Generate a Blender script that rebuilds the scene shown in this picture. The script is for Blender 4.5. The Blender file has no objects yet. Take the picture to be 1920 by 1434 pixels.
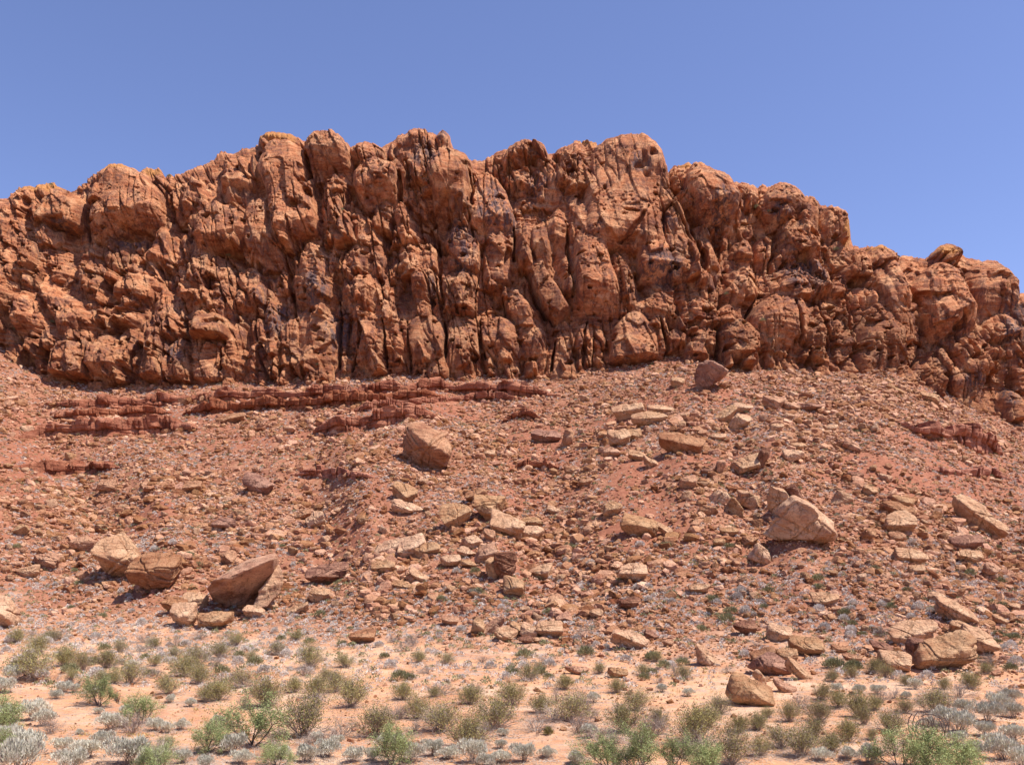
import bpy, bmesh, math, random
import numpy as np
from mathutils import Vector, Matrix

# ------------------------------------------------------------------ camera, sky, sun
S = bpy.context.scene
COL = S.collection
F = 1663.0; CX = 960.0; HY = 1056.0            # focal length in photo pixels, principal column, eye-level row
EYE = 6.0                                      # eye height above the flat
cd = bpy.data.cameras.new('camera'); cam = bpy.data.objects.new('camera', cd); COL.objects.link(cam)
cam.location = (0, 0, 0); cam.rotation_euler = (math.radians(90), 0, 0)
cd.sensor_width = 36; cd.lens = 36 * F / 1920; cd.shift_y = (HY - 717) / 1920
cd.clip_start = 0.5; cd.clip_end = 6000
S.camera = cam
SUN_EL = math.radians(62); SUN_AZ = math.radians(109)     # azimuth clockwise from +Y (towards +X)
w = bpy.data.worlds.new('World'); S.world = w; w.use_nodes = True
nt = w.node_tree; bg = nt.nodes['Background']
sky = nt.nodes.new('ShaderNodeTexSky'); sky.sky_type = 'NISHITA'; sky.sun_disc = False
sky.sun_elevation = SUN_EL; sky.sun_rotation = SUN_AZ
sky.altitude = 900; sky.air_density = 1.0; sky.dust_density = 0.6; sky.ozone_density = 6.0
tint = nt.nodes.new('ShaderNodeMix'); tint.data_type = 'RGBA'; tint.blend_type = 'MULTIPLY'; tint.inputs[0].default_value = 1
tint.inputs[7].default_value = (1.10, 0.89, 0.97, 1)
nt.links.new(sky.outputs[0], tint.inputs[6]); nt.links.new(tint.outputs[2], bg.inputs[0]); bg.inputs[1].default_value = 0.134
sl = bpy.data.lights.new('sun', 'SUN'); sl.energy = 5.0; sl.angle = math.radians(0.5); sl.color = (1.0, 0.95, 0.88)
so = bpy.data.objects.new('sun', sl); COL.objects.link(so)
sd = Vector((math.sin(SUN_AZ) * math.cos(SUN_EL), math.cos(SUN_AZ) * math.cos(SUN_EL), math.sin(SUN_EL)))
so.rotation_euler = sd.to_track_quat('Z', 'Y').to_euler(); so.location = sd * 300
S.view_settings.view_transform = 'Standard'; S.view_settings.look = 'None'
S.view_settings.exposure = 0.55; S.view_settings.gamma = 1
S.render.engine = 'CYCLES'

rng = np.random.default_rng(7)
random.seed(7)

# ------------------------------------------------------------------ numpy noise
def _h(ix, iy, iz, s):
    h = (ix.astype(np.int64) * 374761393 + iy.astype(np.int64) * 668265263 + iz.astype(np.int64) * 2147483647 + s * 1274126177) & 0xffffffff
    h = ((h ^ (h >> 13)) * 1274126177) & 0xffffffff
    h = ((h ^ (h >> 16)) * 2246822519) & 0xffffffff
    return ((h ^ (h >> 15)) & 0xffff) / 32767.5 - 1.0
def vn2(x, y, s=0):
    ix = np.floor(x); iy = np.floor(y); fx = x - ix; fy = y - iy
    fx = fx * fx * (3 - 2 * fx); fy = fy * fy * (3 - 2 * fy); z = np.zeros_like(ix)
    a = _h(ix, iy, z, s); b = _h(ix + 1, iy, z, s); c = _h(ix, iy + 1, z, s); d = _h(ix + 1, iy + 1, z, s)
    return (a + (b - a) * fx) * (1 - fy) + (c + (d - c) * fx) * fy
def fb2(x, y, s=0, o=4, g=0.5):
    r = 0; a = 1; t = 0
    for i in range(o):
        r = r + a * vn2(x * 2 ** i + 17.3 * i, y * 2 ** i - 9.1 * i, s + i); t += a; a *= g
    return r / t
def vn3(x, y, z, s=0):
    ix = np.floor(x); iy = np.floor(y); iz = np.floor(z); fx = x - ix; fy = y - iy; fz = z - iz
    fx = fx * fx * (3 - 2 * fx); fy = fy * fy * (3 - 2 * fy); fz = fz * fz * (3 - 2 * fz)
    def pl(k):
        a = _h(ix, iy, k, s); b = _h(ix + 1, iy, k, s); c = _h(ix, iy + 1, k, s); d = _h(ix + 1, iy + 1, k, s)
        return (a + (b - a) * fx) * (1 - fy) + (c + (d - c) * fx) * fy
    p = pl(iz); q = pl(iz + 1)
    return p + (q - p) * fz
def sstep(a, b, x):
    t = np.clip((x - a) / (b - a), 0, 1); return t * t * (3 - 2 * t)

# ------------------------------------------------------------------ object helpers
def tag(o, label=None, cat=None, group=None, kind=None):
    if label and len(label.replace('-', ' ').split()) > 16: print('LONG', label)
    if label: o['label'] = label
    if cat: o['category'] = cat
    if group: o['group'] = group
    if kind: o['kind'] = kind
    return o
def mesh_np(name, V, Fc, mat, smooth=False, attrs=None):
    """V (n,3), Fc (m,k) -> mesh"""
    me = bpy.data.meshes.new(name)
    n = len(V); m, k = Fc.shape
    me.vertices.add(n); me.vertices.foreach_set('co', np.ascontiguousarray(V, dtype=np.float32).ravel())
    me.loops.add(m * k); me.loops.foreach_set('vertex_index', np.ascontiguousarray(Fc, dtype=np.int32).ravel())
    me.polygons.add(m); me.polygons.foreach_set('loop_start', np.arange(0, m * k, k, dtype=np.int32))
    me.polygons.foreach_set('loop_total', np.full(m, k, dtype=np.int32))
    me.polygons.foreach_set('use_smooth', np.full(m, smooth))
    for an, av in (attrs or {}).items():
        at = me.color_attributes.new(an, 'FLOAT_COLOR', 'POINT'); at.data.foreach_set('color', np.ascontiguousarray(av, dtype=np.float32).ravel())
    me.update(calc_edges=True); me.materials.append(mat)
    return me
def link(name, me, parent=None):
    o = bpy.data.objects.new(name, me); COL.objects.link(o)
    if parent: o.parent = parent
    return o
def empty(name, loc, rz=0, sc=1):
    o = bpy.data.objects.new(name, None); COL.objects.link(o); o.location = loc; o.rotation_euler = (0, 0, rz); o.scale = (sc, sc, sc)
    return o
def grid_faces(nr, nc):
    i = np.arange(nr - 1)[:, None] * nc + np.arange(nc - 1)[None, :]
    return np.stack([i, i + 1, i + nc + 1, i + nc], -1).reshape(-1, 4)

# ------------------------------------------------------------------ materials
class NB:
    def __init__(s, name):
        s.m = bpy.data.materials.new(name); s.m.use_nodes = True; s.t = s.m.node_tree; s.b = s.t.nodes['Principled BSDF']
        s.b.inputs['Roughness'].default_value = 0.92; s.b.inputs['Specular IOR Level'].default_value = 0.12
        s.tc = s.t.nodes.new('ShaderNodeTexCoord').outputs['Object']
    def n(s, ty): return s.t.nodes.new(ty)
    def l(s, a, b): s.t.links.new(a, b)
    def mapping(s, sc, rot=(0, 0, 0)):
        m = s.n('ShaderNodeMapping'); s.l(s.tc, m.inputs[0]); m.inputs['Scale'].default_value = sc; m.inputs['Rotation'].default_value = rot
        return m.outputs[0]
    def noise(s, scale, detail=4, rough=0.6, vec=None, dist=0):
        m = s.n('ShaderNodeTexNoise'); s.l(vec or s.tc, m.inputs['Vector'])
        m.inputs['Scale'].default_value = scale; m.inputs['Detail'].default_value = detail; m.inputs['Roughness'].default_value = rough
        m.inputs['Distortion'].default_value = dist
        return m.outputs['Fac']
    def ramp(s, fac, stops):
        r = s.n('ShaderNodeValToRGB'); s.l(fac, r.inputs[0]); e = r.color_ramp.elements
        while len(e) < len(stops): e.new(0.5)
        for i, (p, c) in enumerate(stops):
            e[i].position = p; e[i].color = (*c, 1) if hasattr(c, '__len__') else (c, c, c, 1)
        return r.outputs[0]
    def mix(s, fac, a, b, mode='MIX'):
        m = s.n('ShaderNodeMix'); m.data_type = 'RGBA'; m.blend_type = mode
        for sock, v in ((m.inputs[0], fac), (m.inputs[6], a), (m.inputs[7], b)):
            if hasattr(v, 'links'): s.l(v, sock)
            elif hasattr(v, '__len__'): sock.default_value = (*v, 1)
            else: sock.default_value = v
        return m.outputs[2]
    def math(s, op, a, b=0.0, clamp=False):
        m = s.n('ShaderNodeMath'); m.operation = op; m.use_clamp = clamp
        for sock, v in ((m.inputs[0], a), (m.inputs[1], b)):
            if hasattr(v, 'links'): s.l(v, sock)
            else: sock.default_value = v
        return m.outputs[0]
    def attr(s, name):
        a = s.n('ShaderNodeAttribute'); a.attribute_name = name
        q = s.n('ShaderNodeSeparateColor'); s.l(a.outputs['Color'], q.inputs[0])
        return q.outputs
    def hsv(s, col, v, h=0.5, sat=1.0):
        m = s.n('ShaderNodeHueSaturation'); s.l(col, m.inputs['Color'])
        for k, x in (('Value', v), ('Hue', h), ('Saturation', sat)):
            if hasattr(x, 'links'): s.l(x, m.inputs[k])
            else: m.inputs[k].default_value = x
        return m.outputs[0]
    def bump(s, h, dist, strength=1.0, prev=None):
        m = s.n('ShaderNodeBump'); s.l(h, m.inputs['Height']); m.inputs['Distance'].default_value = dist; m.inputs['Strength'].default_value = strength
        if prev: s.l(prev, m.inputs['Normal'])
        return m.outputs[0]
    def out(s, col, nor=None):
        s.l(col, s.b.inputs['Base Color'])
        if nor: s.l(nor, s.b.inputs['Normal'])
        return s.m

def rock_material(name, dark, mid, pale, cliff=False, per='object', sc=1.0):
    b = NB(name)
    n1 = b.noise(0.35 * sc, 5, 0.6)
    c = b.ramp(n1, [(0.34, dark), (0.49, mid), (0.64, pale)])
    st = b.noise(1.0, 5, 0.65, b.mapping((0.25 * sc, 0.25 * sc, 3.2 * sc), (0.12, 0.16, 0)), 0.4)
    c = b.mix(b.ramp(st, [(0.42, 0.0), (0.62, 0.55)]), c, pale)
    sp = b.noise(5.5 * sc, 3, 0.7)
    c = b.mix(b.ramp(sp, [(0.36, 0.6), (0.47, 0.0)]), c, dark)
    ck = b.noise(0.55 * sc, 4, 0.55, b.mapping((1, 1, 0.55)), 0.6)
    line = b.ramp(b.math('ABSOLUTE', b.math('SUBTRACT', ck, 0.5)), [(0.0, 1.0), (0.012, 0.0)])
    if cliff:
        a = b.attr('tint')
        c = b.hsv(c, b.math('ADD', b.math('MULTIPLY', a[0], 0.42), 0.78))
        vs = b.noise(1.0, 6, 0.72, b.mapping((1.3, 1.3, 0.12)), 0.5)
        vs2 = b.noise(0.32, 4, 0.6)
        amb = b.math('MULTIPLY', b.ramp(vs2, [(0.42, 0.0), (0.58, 0.8)]), b.ramp(vs, [(0.44, 0.0), (0.56, 1.0)]))
        vf = b.math('MULTIPLY', a[1], b.ramp(vs, [(0.44, 0.08), (0.54, 1.0)]), True)
        c = b.mix(amb, c, (0.17, 0.075, 0.055))
        c = b.mix(b.math('MULTIPLY', vf, 0.85), c, (0.125, 0.085, 0.085))
        c = b.mix(a[2], c, (0.50, 0.225, 0.075))
    elif per == 'object':
        oi = b.n('ShaderNodeObjectInfo')
        c = b.hsv(c, b.math('ADD', b.math('MULTIPLY', oi.outputs['Random'], 0.34), 0.82), 0.5,
                  b.math('SUBTRACT', 1.03, b.math('MULTIPLY', oi.outputs['Random'], 0.14)))
    else:
        a = b.attr('tint')
        c = b.hsv(c, b.math('ADD', b.math('MULTIPLY', a[0], 0.75), 0.62), 0.5, b.math('SUBTRACT', 1.12, b.math('MULTIPLY', a[0], 0.24)))
    bn = b.bump(st, 0.30 if cliff else 0.22, 0.8)
    bn = b.bump(line, -0.35, 0.8, bn)
    bn = b.bump(b.noise(1.6 * sc if cliff else 2.2 * sc, 8, 0.72), 0.55 if cliff else 0.35, 0.85, bn)
    return b.out(c, bn)

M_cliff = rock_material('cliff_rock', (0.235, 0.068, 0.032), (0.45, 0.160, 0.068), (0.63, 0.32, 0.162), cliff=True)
M_bould = rock_material('boulder_rock', (0.34, 0.145, 0.073), (0.54, 0.285, 0.145), (0.65, 0.395, 0.22), sc=1.4)
M_bred = rock_material('red_boulder_rock', (0.25, 0.093, 0.048), (0.43, 0.195, 0.10), (0.57, 0.31, 0.17), sc=1.4)
M_bdark = rock_material('varnish_shade_rock', (0.15, 0.06, 0.04), (0.27, 0.115, 0.07), (0.44, 0.22, 0.13), sc=1.4)  # varnish tone that also paints in the shade on dark-fronted boulders
M_ledge = rock_material('ledge_rock', (0.19, 0.052, 0.026), (0.35, 0.110, 0.052), (0.49, 0.20, 0.105), sc=1.3)
M_rub = rock_material('rubble_rock', (0.26, 0.092, 0.048), (0.44, 0.198, 0.104), (0.60, 0.335, 0.185), per='attr', sc=1.3)

def ground_material():
    b = NB('desert_ground')
    a = b.attr('mask')                    # R: talus, G: red clay
    n = b.noise(0.16, 5, 0.6)
    sand = b.ramp(n, [(0.35, (0.50, 0.24, 0.125)), (0.52, (0.61, 0.31, 0.158)), (0.68, (0.65, 0.375, 0.21))])
    fine = b.noise(3.0, 6, 0.7)
    sand = b.mix(b.ramp(fine, [(0.40, 0.45), (0.52, 0.0)]), sand, (0.40, 0.20, 0.13))
    lit = b.noise(1.0, 6, 0.75, b.mapping((0.7, 2.6, 1)), 0.8)
    sand = b.mix(b.ramp(lit, [(0.50, 0.0), (0.60, 0.8)]), sand, (0.40, 0.29, 0.225))
    peb = b.noise(14.0, 2, 0.5); sand = b.mix(b.ramp(peb, [(0.30, 0.6), (0.38, 0.0)]), sand, (0.26, 0.14, 0.09))
    pale = b.noise(0.45, 4, 0.6); sand = b.mix(b.ramp(pale, [(0.5, 0.0), (0.66, 0.6)]), sand, (0.66, 0.46, 0.31))
    tal = b.ramp(b.noise(0.9, 6, 0.7), [(0.34, (0.19, 0.070, 0.040)), (0.5, (0.32, 0.137, 0.076)), (0.64, (0.42, 0.215, 0.125))])
    tal = b.mix(b.ramp(fine, [(0.40, 0.6), (0.5, 0.0)]), tal, (0.23, 0.10, 0.07))
    clay = b.ramp(b.noise(1.6, 5, 0.65), [(0.35, (0.24, 0.084, 0.048)), (0.62, (0.35, 0.145, 0.082))])
    c = b.mix(a[0], sand, tal)
    c = b.mix(a[1], c, clay)
    bn = b.bump(b.noise(1.8, 8, 0.72), 0.30, 0.6)
    bn = b.bump(b.noise(9.0, 3, 0.6), 0.05, 0.7, bn)
    return b.out(c, bn)
M_ground = ground_material()

def plant_material(name, c1, c2, sc=6.0, trans=0.0):
    b = NB(name)
    oi = b.n('ShaderNodeObjectInfo')
    c = b.ramp(b.noise(sc, 2, 0.6), [(0.38, c1), (0.62, c2)])
    c = b.hsv(c, b.math('ADD', b.math('MULTIPLY', oi.outputs['Random'], 0.35), 0.82))
    b.b.inputs['Roughness'].default_value = 0.8
    return b.out(c)
M_creo = plant_material('creosote_leaf', (0.20, 0.165, 0.055), (0.36, 0.305, 0.115))
M_stem = plant_material('grey_stem', (0.26, 0.20, 0.16), (0.42, 0.34, 0.28))
M_sage = plant_material('sage_leaf', (0.44, 0.40, 0.30), (0.68, 0.63, 0.50))
M_mesq = plant_material('mesquite_leaf', (0.20, 0.235, 0.085), (0.36, 0.40, 0.165))
M_gray = plant_material('grey_brush', (0.44, 0.385, 0.33), (0.70, 0.62, 0.54), 1.2)
M_grn = plant_material('green_brush', (0.19, 0.175, 0.085), (0.31, 0.29, 0.15), 1.2)
M_yel = plant_material('dry_grass', (0.36, 0.24, 0.08), (0.50, 0.37, 0.14), 3)
M_dead = plant_material('dead_wood', (0.10, 0.075, 0.06), (0.20, 0.15, 0.12))

# ------------------------------------------------------------------ terrain function
TOP = np.array([(-260,395),(-100,380),(0,366),(30,352),(50,345),(100,347),(130,357),(140,350),(160,335),(190,315),(215,308),(240,312),(262,320),(272,312),(295,314),(305,326),(340,318),(370,303),(398,296),(402,284),(420,280),(440,284),(450,275),(480,270),(485,262),(500,250),(525,248),(558,256),(572,263),(580,252),(600,247),(625,250),(645,265),(660,283),(680,270),(700,266),(715,275),(722,268),(740,258),(745,250),(765,243),(785,240),(810,247),(819,252),(830,245),(843,250),(845,266),(853,280),(865,284),(880,298),(905,296),(940,280),(960,276),(975,265),(990,262),(1015,268),(1028,290),(1060,275),(1090,264),(1108,262),(1122,270),(1160,262),(1180,257),(1205,256),(1215,262),(1232,280),(1250,323),(1262,312),(1290,302),(1310,305),(1340,322),(1370,338),(1385,338),(1400,342),(1420,352),(1430,345),(1480,344),(1500,358),(1540,380),(1580,398),(1590,415),(1602,458),(1610,462),(1650,460),(1675,468),(1682,481),(1700,479),(1738,484),(1750,470),(1770,457),(1800,458),(1803,470),(1820,478),(1850,487),(1890,495),(1898,510),(1908,550),(1940,556),(2010,590),(2260,620)], float)
BASE = np.array([(-260,640),(0,640),(40,695),(100,722),(200,722),(350,712),(500,708),(600,704),(700,698),(850,698),(1030,702),(1100,692),(1200,678),(1260,670),(1330,672),(1380,690),(1430,682),(1480,674),(1520,694),(1570,706),(1620,692),(1700,706),(1760,740),(1830,772),(1880,795),(1920,802),(2260,860)], float)
YB = 142.0; YT = 66.0
_us = np.arange(-700, 2700, 10.0)
_bs = np.interp(_us, BASE[:, 0], BASE[:, 1]); _k = np.ones(13) / 13
_bs = np.convolve(np.pad(_bs, 6, 'edge'), _k, 'valid')
def splus(t, k): return np.where(t > 6 * k, t, k * np.log1p(np.exp(np.clip(t / k, -30, 30))))
RIDGES = [(1500, 300, 120, 2.4, 40), (1180, 780, 150, 1.2, 25), (790, 800, 190, 1.8, 30), (330, 1200, 140, 1.3, 30), (60, 60, 170, -2.0, 40)]
def terrain(x, y):
    x = np.asarray(x, float); y = np.asarray(y, float)
    ye = np.maximum(y, 25.0); u = CX + F * x / ye
    zb = (HY - np.interp(u, _us, _bs)) / F * YB
    yt0 = np.interp(u, [0, 500, 700, 1100, 1500, 1900], [65, 64, 59, 57, 54, 55])
    slope = (zb + EYE) / (YB - yt0)
    yt = yt0 + 2.5 * vn2(x / 30 + 5, y * 0 + 2.5, 3)
    d = splus(y - yt, 5.0)
    dmax = YB + 8 - yt0
    d = np.where(d > dmax, dmax + (d - dmax) * 0.15, d)
    z = -EYE + slope * d * (1 - 0.05 * np.sin(np.clip(d / dmax, 0, 1) * math.pi))
    r = sstep(0, 18, y - yt) * (1 - sstep(YB - 16, YB, y) * 0.8)
    # debris lobes and gullies running down the slope
    fan = vn2(u / 150 + 3.1, y / 70, 11) * 1.5 + vn2(u / 60 + 0.3 * y / 10, y / 45, 12) * 0.6
    lobe = 2.2 * np.exp(-((u - 1420) / 230) ** 2) * sstep(70, 110, y) * (1 - sstep(125, 142, y)) \
         + 2.0 * np.exp(-((u - (820 - (118 - y) * 6)) / 90) ** 2) * sstep(74, 95, y) * (1 - sstep(104, 125, y)) \
         - 2.0 * np.exp(-((u - (60 + (125 - y) * 4)) / 70) ** 2) * sstep(78, 100, y) * (1 - sstep(110, 130, y)) \
         - 1.2 * np.exp(-((u - 610) / 60) ** 2) * sstep(70, 85, y) * (1 - sstep(92, 110, y))
    z = z + (fan + lobe) * r
    z = z + 0.30 * vn2(x / 5.5, y / 5.5, 13) * (0.35 + r) + 0.12 * vn2(x / 1.7, y / 1.7, 14) * (0.3 + r) \
          + 0.05 * vn2(x / 0.6, y / 0.6, 15) + 0.22 * vn2(x / 14, y / 9, 16)
    # the little cut bank at the left of the flat
    bank = np.interp(u, [30, 60, 130, 180, 215, 225, 260], [0, 1, 1, .8, 1, 1, 0], left=0, right=0)
    yb_ = np.interp(u, [30, 60, 130, 180, 215, 225, 260], [45.5, 45.5, 44.5, 43.2, 41.0, 39.3, 38.5])
    e = y - yb_ + 0.25 * vn2(x / 0.8, y * 0, 21)
    z = z + bank * (0.30 * sstep(-0.15, 0.15, e) * (1 - sstep(0.15, 6, e)) - 0.10 * sstep(-4, 0, e) * (1 - sstep(-0.1, 0.1, e)))
    return z
_ys = np.concatenate([np.linspace(14, 60, 260), np.linspace(60.2, 165, 720)])
def hit(u, v):
    """photo pixel -> point on the terrain"""
    kx = (u - CX) / F; kz = (HY - v) / F
    z = terrain(kx * _ys, _ys); g = z - kz * _ys
    i = np.argmax(g > 0)
    if g[i] <= 0 or i == 0: i = len(_ys) - 1
    t = -g[i - 1] / (g[i] - g[i - 1] + 1e-9); t = min(max(t, 0), 1)
    y = _ys[i - 1] + t * (_ys[i] - _ys[i - 1])
    return np.array([kx * y, y, float(terrain(kx * y, y))])
def tnorm(x, y, e=0.8):
    a = (terrain(x + e, y) - terrain(x - e, y)) / (2 * e); b = (terrain(x, y + e) - terrain(x, y - e)) / (2 * e)
    n = np.stack([-a, -b, np.ones_like(a)], -1); return n / np.linalg.norm(n, axis=-1, keepdims=True)

def toe(x, y):
    u = CX + F * x / np.maximum(y, 25)
    t0 = np.interp(u, [0, 500, 700, 1100, 1500, 1900], [61, 59, 53, 51, 46, 47])
    return sstep(-3, 15, y - t0 + 6 * fb2(x / 8, y / 8, 33, 3))
def claymask(x, y):
    u = CX + F * x / np.maximum(y, 25)
    v = HY - F * terrain(x, y) / np.maximum(y, 25)
    m = sstep(0.12, 0.4, fb2(x / 13 + 4, y / 9, 31, 3))
    for (cu, cv, su, sv) in [(1010, 850, 90, 60), (1800, 900, 130, 60), (40, 900, 70, 90), (640, 1000, 60, 50), (980, 930, 90, 30), (620, 770, 70, 10), (1760, 820, 80, 30), (330, 830, 60, 15)]:
        m = np.maximum(m, 1.3 * np.exp(-((u - cu) / su) ** 2 - ((v - cv) / sv) ** 2) + 0.3 * fb2(x / 3, y / 3, 32, 3))
    m = np.maximum(m, (.62 + .5 * fb2(x / 4, y / 4, 34, 3)) * np.exp(-((u - 330) / 420) ** 2 - ((v - 790) / 75) ** 2))
    return np.clip(m, 0, 1) * sstep(64, 78, y)

def build_ground():
    ys = np.concatenate([np.linspace(-160, 10, 24), np.linspace(13, 62, 300), np.linspace(62.15, 152, 620), np.linspace(156, 420, 14), np.array([600, 1200, 3000.])])
    t = np.linspace(-1, 1, 1850); t = .58 * t + .42 * t ** 3
    hw = np.maximum(np.abs(ys) * 1.15, 60); hw = np.where(ys > 156, np.maximum(hw, 190), hw)
    X = t[None, :] * hw[:, None]; Y = np.repeat(ys[:, None], len(t), 1)
    Z = terrain(X, Y)
    tal = toe(X, Y)
    cl = claymask(X, Y)
    u = CX + F * X / np.maximum(Y, 25)
    A = np.stack([tal, cl, Z * 0, Z * 0 + 1], -1)
    me = mesh_np('desert_ground', np.stack([X, Y, Z], -1).reshape(-1, 3), grid_faces(len(ys), len(t)), M_ground, True, {'mask': A.reshape(-1, 4)})
    o = link('ground', me); tag(o, 'orange sand flat rising into a steep rocky talus slope', 'ground', kind='structure')
build_ground()

# ------------------------------------------------------------------ the cliff
# pillars and bulges: top u,v, foot u,v, half widths, bulge (m), offset (m), squareness
P = [
(75,345,85,372,45,45,2.5,0,2),(20,360,25,420,30,32,3,0,2),(128,362,120,430,38,40,4.5,1,2.2),(225,322,245,448,58,66,6,1,4.2),(205,310,215,335,36,40,2,0,2),
(323,345,325,420,10,12,1.5,0,2),(358,328,352,412,30,30,4,0,2),(445,326,440,362,26,28,3,1,2.6),(520,268,562,450,50,36,6,1.5,4.4),(522,248,522,270,38,42,3,1,2),
(410,385,425,470,48,52,5,1.5,2),(480,380,515,520,30,38,4,1.5,4.2),(540,410,545,465,22,24,3.5,2,3),(580,455,590,600,32,42,4.5,1,2.2),
(57,480,60,555,30,30,3.5,1,2),(170,480,185,570,16,22,3.5,1.5,2),(210,450,225,520,38,42,4,.5,2),(312,434,295,508,12,30,3.5,1,2),(255,500,250,575,32,38,4,1,2),
(400,475,400,560,72,76,4,1,2.4),(468,500,465,590,24,26,3.5,2,2),(12,515,20,585,24,26,3.5,1,2),(50,555,68,628,30,38,4,1,2),(130,550,120,605,40,40,3.5,.5,2),
(150,578,148,632,30,34,3.5,1,2),(222,570,222,620,42,44,4.5,1.5,2.5),(302,540,322,640,28,36,4,1,2),(405,530,400,620,38,40,4,.5,2),(400,592,400,646,32,33,5,2,2.4),
(65,640,65,676,24,26,3,1,2),(140,640,138,715,32,33,4,1,2.3),(200,632,200,715,32,34,4,1,2),(243,620,245,712,20,22,3,.5,2),(288,620,300,712,18,34,4,1.5,2),(340,640,342,714,22,24,3,1,2),
(394,650,394,714,26,28,3,1,2),(438,650,438,714,27,28,3.2,1,2),(500,640,500,710,32,34,3,.5,2),(545,600,548,706,20,24,3,.5,2),
(615,248,622,338,42,46,6,2,4.1),(630,335,612,470,34,20,4.5,1.5,2),(690,266,692,304,28,30,3.5,1,2),(703,303,712,402,42,34,5,1.5,4.2),(785,243,800,380,62,56,3.5,-1,2.2),(778,242,785,278,34,36,3,.5,2.5),
(830,245,833,276,13,14,3,.5,2.5),(838,288,850,400,44,36,5,2.4,5),(852,330,872,430,28,22,5,2,2),(665,408,665,465,38,40,4.5,1,2),(750,385,778,460,28,40,5,1.5,2),(685,450,680,525,42,46,5,1,2),
(790,455,785,515,46,48,4.5,1,2),(805,460,786,570,26,22,5,2,2.3),(685,510,680,588,44,38,4.5,1,2),(865,410,872,515,28,28,4,1,2),(862,505,870,597,34,30,5,1,2),(915,337,926,447,34,46,2,3,7),
(935,447,935,537,28,30,4,1,2.5),(970,314,980,377,27,28,4.5,1.5,2),(1010,297,1032,392,18,30,4.5,1,2),(995,262,990,306,38,42,3,1,2),(1045,397,1050,467,28,28,4.5,1.5,2),(983,420,985,520,18,20,4,1,2),(1015,420,1020,520,18,20,4,.5,2),
(955,538,998,622,20,26,4.5,1,2),(1003,503,1056,602,18,24,5,1.5,2),(1045,560,1068,602,16,16,3,1,2),(985,595,1010,700,25,30,4.5,.5,2),(1093,395,1125,602,22,42,5,1,4.2),
(705,590,690,696,28,36,4.5,.5,2.2),(745,595,755,696,20,21,4,.5,2.2),(800,590,800,697,30,32,4,.5,2.3),(865,590,875,697,32,36,4.2,.5,2.3),(930,595,950,700,32,34,4,.5,2.2),(590,575,590,697,42,46,3.5,.8,4.6),(588,640,600,702,20,50,3,1,2),(645,560,645,697,24,26,2.5,0,2),
(1180,256,1165,480,68,74,2.6,3.2,6),(1209,262,1287,532,20,30,5,1.6,1.5),(1085,287,1075,362,38,40,3.5,1,2.4),(1090,262,1062,294,33,34,2.5,.5,2.2),(1225,420,1240,532,35,45,2.5,3.2,6),(1150,480,1186,588,22,26,4.5,1,2),
(1062,485,1068,558,16,17,3.5,1,2),(1262,330,1322,442,14,16,3.5,1,2),(1290,360,1295,397,18,19,3,1.5,2),(1300,430,1337,557,16,22,4,1.5,2),(1310,303,1352,428,32,46,5.5,1,4.4),(1390,343,1395,376,15,16,3,.5,2),
(1410,350,1412,388,14,16,2.5,.5,2),(1462,345,1480,418,36,33,4.5,.5,2.8),(1510,370,1525,442,16,18,4,.5,2),(1560,384,1582,458,28,28,4.5,.5,2.3),(1500,415,1495,500,26,46,5,1,2),(1500,490,1500,562,54,62,5,1.5,2.3),
(1387,505,1390,572,34,35,4,.5,2.4),(1400,450,1392,492,20,22,3,1,2),(1430,440,1435,502,16,18,3,1,2),(1455,548,1472,662,44,62,6,.8,4.2),(1540,565,1562,678,38,55,5,.5,2.2),(1235,552,1240,617,34,36,4,.5,2),(1275,535,1278,592,14,15,3,.5,2),
(1310,560,1310,622,30,34,4,.5,2),(1358,575,1360,617,18,20,3,1,2),(1185,590,1190,678,44,46,5,1,2.3),(1235,600,1252,672,20,20,3.5,.5,2),(1105,603,1110,692,26,30,4,.5,2.2),(1050,600,1055,700,22,26,4,.5,2.2),
(1268,620,1268,668,18,20,3,.5,2),(1305,640,1305,684,20,22,3,1,2),(1320,610,1320,668,30,32,3,.5,2),(1385,602,1385,693,32,38,5.5,1.5,2.2),(1430,625,1440,683,20,22,3.5,.5,2),
(1605,468,1605,542,35,38,4.5,1,2.2),(1650,461,1655,502,28,28,3.5,1,2),(1660,495,1692,602,18,14,4,1.5,2),(1640,510,1722,682,12,14,4.5,1,2),(1575,522,1578,562,16,17,3,1,2),(1610,540,1610,592,34,36,4,.5,2),(1635,578,1667,704,34,56,5.5,.8,4.2),
(1745,503,1792,634,50,45,6.5,1.2,4.2),(1778,458,1775,487,30,32,3,1,2),(1755,585,1760,624,22,23,4,2.8,2),(1852,488,1872,612,42,42,5,.5,4.4),(1865,595,1882,647,32,33,4,1,2),(1745,660,1778,742,24,26,4,.5,2),
(1790,690,1802,752,18,19,3.5,.5,2),(1800,640,1842,764,26,26,4.5,.5,2),(1845,636,1857,702,34,34,4,.5,2.2),(1885,640,1912,784,20,22,4.5,.5,2),(1885,735,1902,790,18,19,4,1.5,2),(1690,690,1732,742,20,22,3.5,.3,2),
(1930,560,1950,700,40,44,5,.5,2.2),(2000,590,2020,760,40,44,5,.5,2.2),(2080,600,2100,780,40,44,5,.5,2.2),(1960,690,1975,820,30,34,4,.5,2.2),(-40,380,-30,470,40,44,5,.5,2.2),(-40,470,-30,570,40,44,5,.5,2.2),(-110,400,-100,560,40,44,5,.5,2.2),(-40,560,-35,640,30,34,4,.5,2.2),(-180,400,-170,640,40,44,5,.5,2.2)]
U0, U1, V0, V1 = -720, 2720, 225, 930
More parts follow.
